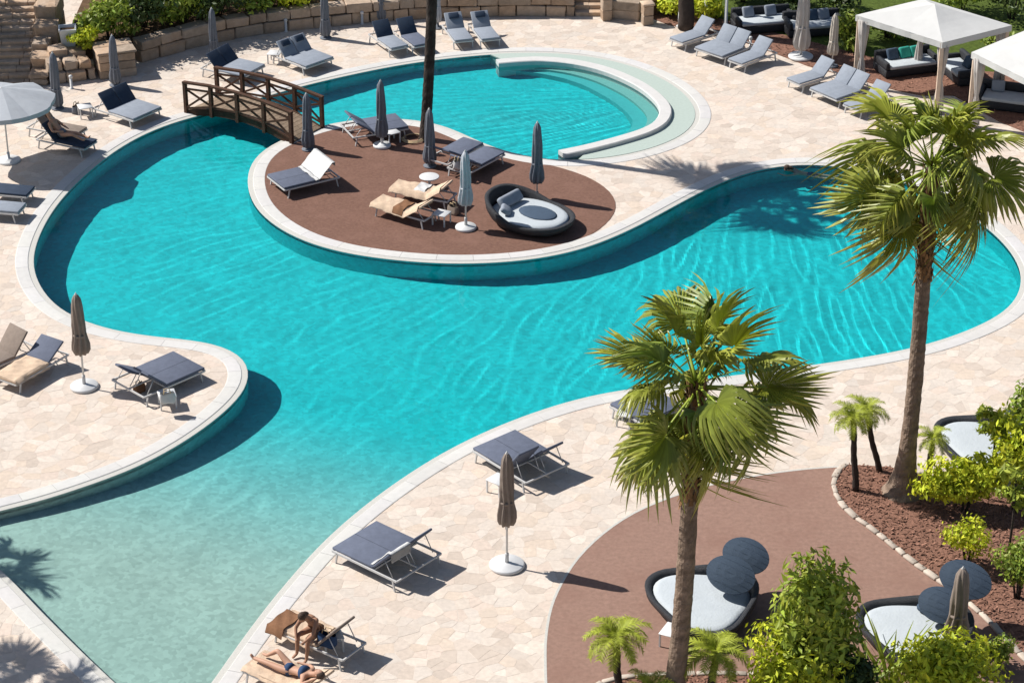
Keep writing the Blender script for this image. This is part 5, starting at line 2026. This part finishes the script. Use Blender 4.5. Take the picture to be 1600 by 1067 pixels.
# ------------------------------------------------------------------ people
def person(label, loc, rz, J, skin, wear=(), hair=M_HAIR, z=0.0, hat=None, up_hair=True):
    """J: joint positions (metres, local). Body grown with a Skin modifier and frozen to one mesh."""
    t = thing('person', label, 'person', (loc[0], loc[1], z), rz)
    names, verts, rad, edges = {}, [], [], []

    def av(n, co, r):
        names[n] = len(verts)
        verts.append(Vector(co))
        rad.append(r)

    def ed(a, b):
        edges.append((names[a], names[b]))
    V_ = {k: Vector(v) for k, v in J.items()}
    av('pelvis', V_['pelvis'], (0.125, 0.10))
    av('waist', V_['pelvis'].lerp(V_['chest'], 0.5), (0.105, 0.085))
    av('chest', V_['chest'], (0.135, 0.10))
    av('neck', V_['neck'], (0.055, 0.055))
    av('skull', V_['head'], (0.07, 0.075))
    for a, b in (('pelvis', 'waist'), ('waist', 'chest'), ('chest', 'neck'), ('neck', 'skull')):
        ed(a, b)
    for s in 'lr':
        av('sh' + s, V_['sh' + s], (0.06, 0.06)); av('el' + s, V_['el' + s], (0.042, 0.042)); av('wr' + s, V_['wr' + s], (0.028, 0.024))
        d = (V_['wr' + s] - V_['el' + s]).normalized()
        hd = V_['wr' + s] + d * 0.08
        av('pa' + s, hd, (0.040, 0.018))
        ed('chest', 'sh' + s); ed('sh' + s, 'el' + s); ed('el' + s, 'wr' + s); ed('wr' + s, 'pa' + s)
        sd = d.cross(Vector((0, 0, 1)))
        sd = sd.normalized() if sd.length > 0.1 else Vector((1, 0, 0))
        dn = sd.cross(d)
        for q, (off, ln) in enumerate(((-0.027, 0.075), (-0.009, 0.085), (0.009, 0.082), (0.027, 0.062))):
            av('f%s%d' % (s, q), hd + sd * off + d * 0.015, (0.009, 0.009)); av('g%s%d' % (s, q), hd + sd * off * 1.15 + d * (0.02 + ln * .55), (0.008, 0.008))
            av('h%s%d' % (s, q), hd + sd * off * 1.2 + d * (0.02 + ln) - dn * 0.02, (0.0065, 0.0065))
            ed('f%s%d' % (s, q), 'g%s%d' % (s, q)); ed('g%s%d' % (s, q), 'h%s%d' % (s, q))
        av('t' + s, hd + sd * 0.03 - d * .03, (0.010, 0.010)); av('u' + s, hd + sd * 0.062 + d * .025, (0.008, 0.008)); ed('t' + s, 'u' + s)
        av('hip' + s, V_['hip' + s], (0.088, 0.085)); av('kn' + s, V_['kn' + s], (0.056, 0.056)); av('an' + s, V_['an' + s], (0.036, 0.036)); av('to' + s, V_['to' + s], (0.034, 0.022))
        av('ca' + s, V_['kn' + s].lerp(V_['an' + s], 0.3), (0.054, 0.054))
        ed('pelvis', 'hip' + s); ed('hip' + s, 'kn' + s); ed('kn' + s, 'ca' + s); ed('ca' + s, 'an' + s); ed('an' + s, 'to' + s)
    me = bpy.data.meshes.new('body')
    me.from_pydata(verts, edges, [])
    tmp = bpy.data.objects.new('tmp', me)
    COL.objects.link(tmp)
    tmp.modifiers.new('skin', 'SKIN')
    sub = tmp.modifiers.new('sub', 'SUBSURF')
    sub.levels = 2
    for i, sv in enumerate(me.skin_vertices[0].data):
        sv.radius = rad[i]
        sv.use_root = (i == 0)
    dg = bpy.context.evaluated_depsgraph_get()
    body = bpy.data.meshes.new_from_object(tmp.evaluated_get(dg))
    bpy.data.objects.remove(tmp)
    # head joined into the same mesh
    mb = MB()
    h, nk = V_['head'], V_['neck']
    axis = (h - nk).normalized()
    face = Vector(J.get('face', (0, -1, 0))).normalized()
    face = (face - axis * face.dot(axis)).normalized()
    side_ = axis.cross(face)
    M3 = Matrix((side_, face, axis)).transposed().to_4x4()
    M4 = Matrix.Translation(h + axis * 0.03) @ M3
    mb.ell((0, 0.01, 0), (0.075, 0.095, 0.115), 16, 12, mtx=M4)
    mb.ell((0, 0.105, -0.015), (0.014, 0.02, 0.024), 8, 6, mtx=M4)
    for s in (-1, 1):
        mb.ell((s * 0.077, 0.0, -0.01), (0.010, 0.022, 0.032), 8, 6, mtx=M4)
        mb.ell((s * 0.03, 0.092, 0.012), (0.013, 0.01, 0.008), 8, 6, mtx=M4)
    mb.ell((0, 0.095, -0.06), (0.024, 0.012, 0.008), 8, 6, mtx=M4)
    bm = bmesh.new()
    bm.from_mesh(body)
    bm.from_mesh(mb.mesh('head'))
    bm.to_mesh(body)
    bm.free()
    body.polygons.foreach_set('use_smooth', [True] * len(body.polygons))
    body.materials.clear()
    link('body', body, skin, t)
    if up_hair:
        mb = MB()
        mb.ell((0, -0.022, 0.028), (0.088, 0.098, 0.110), 16, 10, mtx=M4)
        mb.ell((0, -0.085, -0.06), (0.06, 0.045, 0.10), 12, 8, mtx=M4)
        mb.build('hair', hair, t)
    if hat:
        mb = MB()
        mb.lathe([(0.20, 0.075), (0.21, 0.068), (0.20, 0.062), (0.10, 0.08), (0.098, 0.13), (0.085, 0.165), (0.03, 0.178)], 24, mtx=M4)
        mb.build('sun_hat', hat, t)
    for nm_, m, pts_, rs_ in wear:
        mb = MB()
        mb.tube([V_[a] if isinstance(a, str) else Vector(a) for a in pts_], list(rs_), 14)
        mb.build(nm_, m, t)
    return t


# sunbather lying on the bottom lounger (local y from foot to head of the lounger)
zl = 0.50
Jl = dict(pelvis=(0, 0.0, zl), chest=(0, 0.42, zl + 0.08), neck=(0, 0.62, zl + 0.14), head=(0, 0.76, zl + 0.20), face=(0, -0.5, 0.9),
          shl=(-0.17, 0.50, zl + .10), ell=(-0.32, 0.30, zl + .02), wrl=(-0.26, 0.06, zl + 0.03), shr=(0.17, 0.50, zl + .10), elr=(0.36, 0.62, zl + .10), wrr=(0.22, 0.82, zl + 0.22),
          hipl=(-0.09, -0.05, zl), knl=(-0.13, -0.42, zl + 0.22), anl=(-0.12, -0.72, zl - 0.02), tol=(-0.14, -0.86, zl - .03),
          hipr=(0.09, -0.05, zl), knr=(0.12, -0.48, zl + .02), anr=(0.12, -0.88, zl - 0.01), tor=(0.14, -0.95, zl + 0.08))
person('person in navy swimwear lying on the lounger at the bottom edge', ld.location, ld.rotation_euler[2], Jl, M_SKIN,
       wear=(('swim_top', M_NAVY, [(0, 0.34, zl + .07), (0, 0.40, zl + .085), (0, 0.46, zl + .10)], (0.145, 0.158, 0.145)), ('swim_bottom', M_NAVY, [(0, -0.08, zl), (0, 0.0, zl), (0, 0.07, zl + .01)], (0.12, 0.148, 0.13))))
# person sitting sideways on the beige-towelled lounger, feet on the deck
zs = 0.52
Js = dict(pelvis=(0.05, 0.0, zs), chest=(0.24, 0.02, zs + 0.34), neck=(0.37, 0.03, zs + 0.47), head=(0.48, 0.03, zs + 0.53), face=(0.8, 0, -0.6),
          shl=(0.26, -0.15, zs + .40), ell=(0.46, -0.22, zs + .16), wrl=(0.60, -0.10, zs + 0.02), shr=(0.26, 0.20, zs + .40), elr=(0.48, 0.26, zs + .16), wrr=(0.62, 0.14, zs + 0.02),
          hipl=(0.10, -0.09, zs), knl=(0.50, -0.14, zs + 0.02), anl=(0.54, -0.15, 0.09), tol=(0.68, -0.17, 0.04),
          hipr=(0.10, 0.10, zs), knr=(0.50, 0.14, zs + .02), anr=(0.60, 0.16, 0.09), tor=(0.74, 0.17, 0.04))
person('tanned person with brown hair sitting on the beige-towelled lounger', lc.location, lc.rotation_euler[2], Js, M_SKIN2,
       wear=(('swim_shorts', M_BROWNT, [(0.0, 0, zs + .09), (0.04, 0, zs + .02), (0.06, 0, zs - .05)], (0.14, 0.165, 0.15)),))
# person reclining under the open parasol
zr = 0.50
Jr = dict(pelvis=(0, 0.15, zr), chest=(0, 0.44, zr + 0.28), neck=(0, 0.56, zr + 0.45), head=(0, 0.63, zr + 0.58), face=(0, -0.9, 0.2),
          shl=(-0.17, 0.48, zr + .33), ell=(-0.28, 0.28, zr + .14), wrl=(-0.16, 0.05, zr + 0.14), shr=(0.17, 0.48, zr + .33), elr=(0.28, 0.28, zr + .14), wrr=(0.16, 0.05, zr + 0.14),
          hipl=(-0.09, 0.08, zr), knl=(-0.12, -0.34, zr + 0.10), anl=(-0.12, -0.75, zr - 0.02), tol=(-0.13, -0.82, zr + .07),
          hipr=(0.09, 0.08, zr), knr=(0.10, -0.34, zr + .06), anr=(0.10, -0.76, zr - 0.02), tor=(0.11, -0.83, zr + 0.07))
person('person in straw hat reclining on the lounger beside the open parasol', lp1.location, lp1.rotation_euler[2], Jr, M_SKIN, hat=M_STRAW,
       wear=(('swim_shorts', M_GREYU, [(0, 0.02, zr), (0, 0.12, zr), (0, 0.22, zr + .07)], (0.13, 0.155, 0.14)),))
# swimmer by the far edge of the pool
q = at(1246, 267, WATER_Z)
Jw = dict(pelvis=(0.42, 0, -0.10), chest=(0.02, 0, -0.03), neck=(-0.16, 0, 0.06), head=(-0.27, 0, 0.12), face=(-0.9, 0, 0.1),
          shl=(-0.04, -0.18, -.02), ell=(-0.30, -0.30, -.04), wrl=(-0.52, -0.22, -0.02), shr=(-0.04, 0.18, -.02), elr=(-0.26, 0.36, .0), wrr=(-0.48, 0.34, 0.03),
          hipl=(0.48, -0.09, -.11), knl=(0.86, -0.12, -.16), anl=(1.22, -0.11, -.14), tol=(1.36, -0.12, -.18), hipr=(0.48, 0.09, -.11), knr=(0.86, 0.12, -.20), anr=(1.22, 0.12, -.16), tor=(1.36, 0.12, -.18))
person('swimmer with dark hair floating by the far pool edge left of the right palm', (q.x, q.y), R(-12), Jw, M_SKIN, z=WATER_Z - 0.10,
       wear=(('swimwear', M_NAVY, [(0.30, 0, -.08), (0.42, 0, -.10), (0.52, 0, -.11)], (0.12, 0.148, 0.12)),))

for o_ in bpy.data.objects:
    if o_.parent and o_.parent.name.startswith('person'):
        o_.cycles.is_caustics_receiver = True
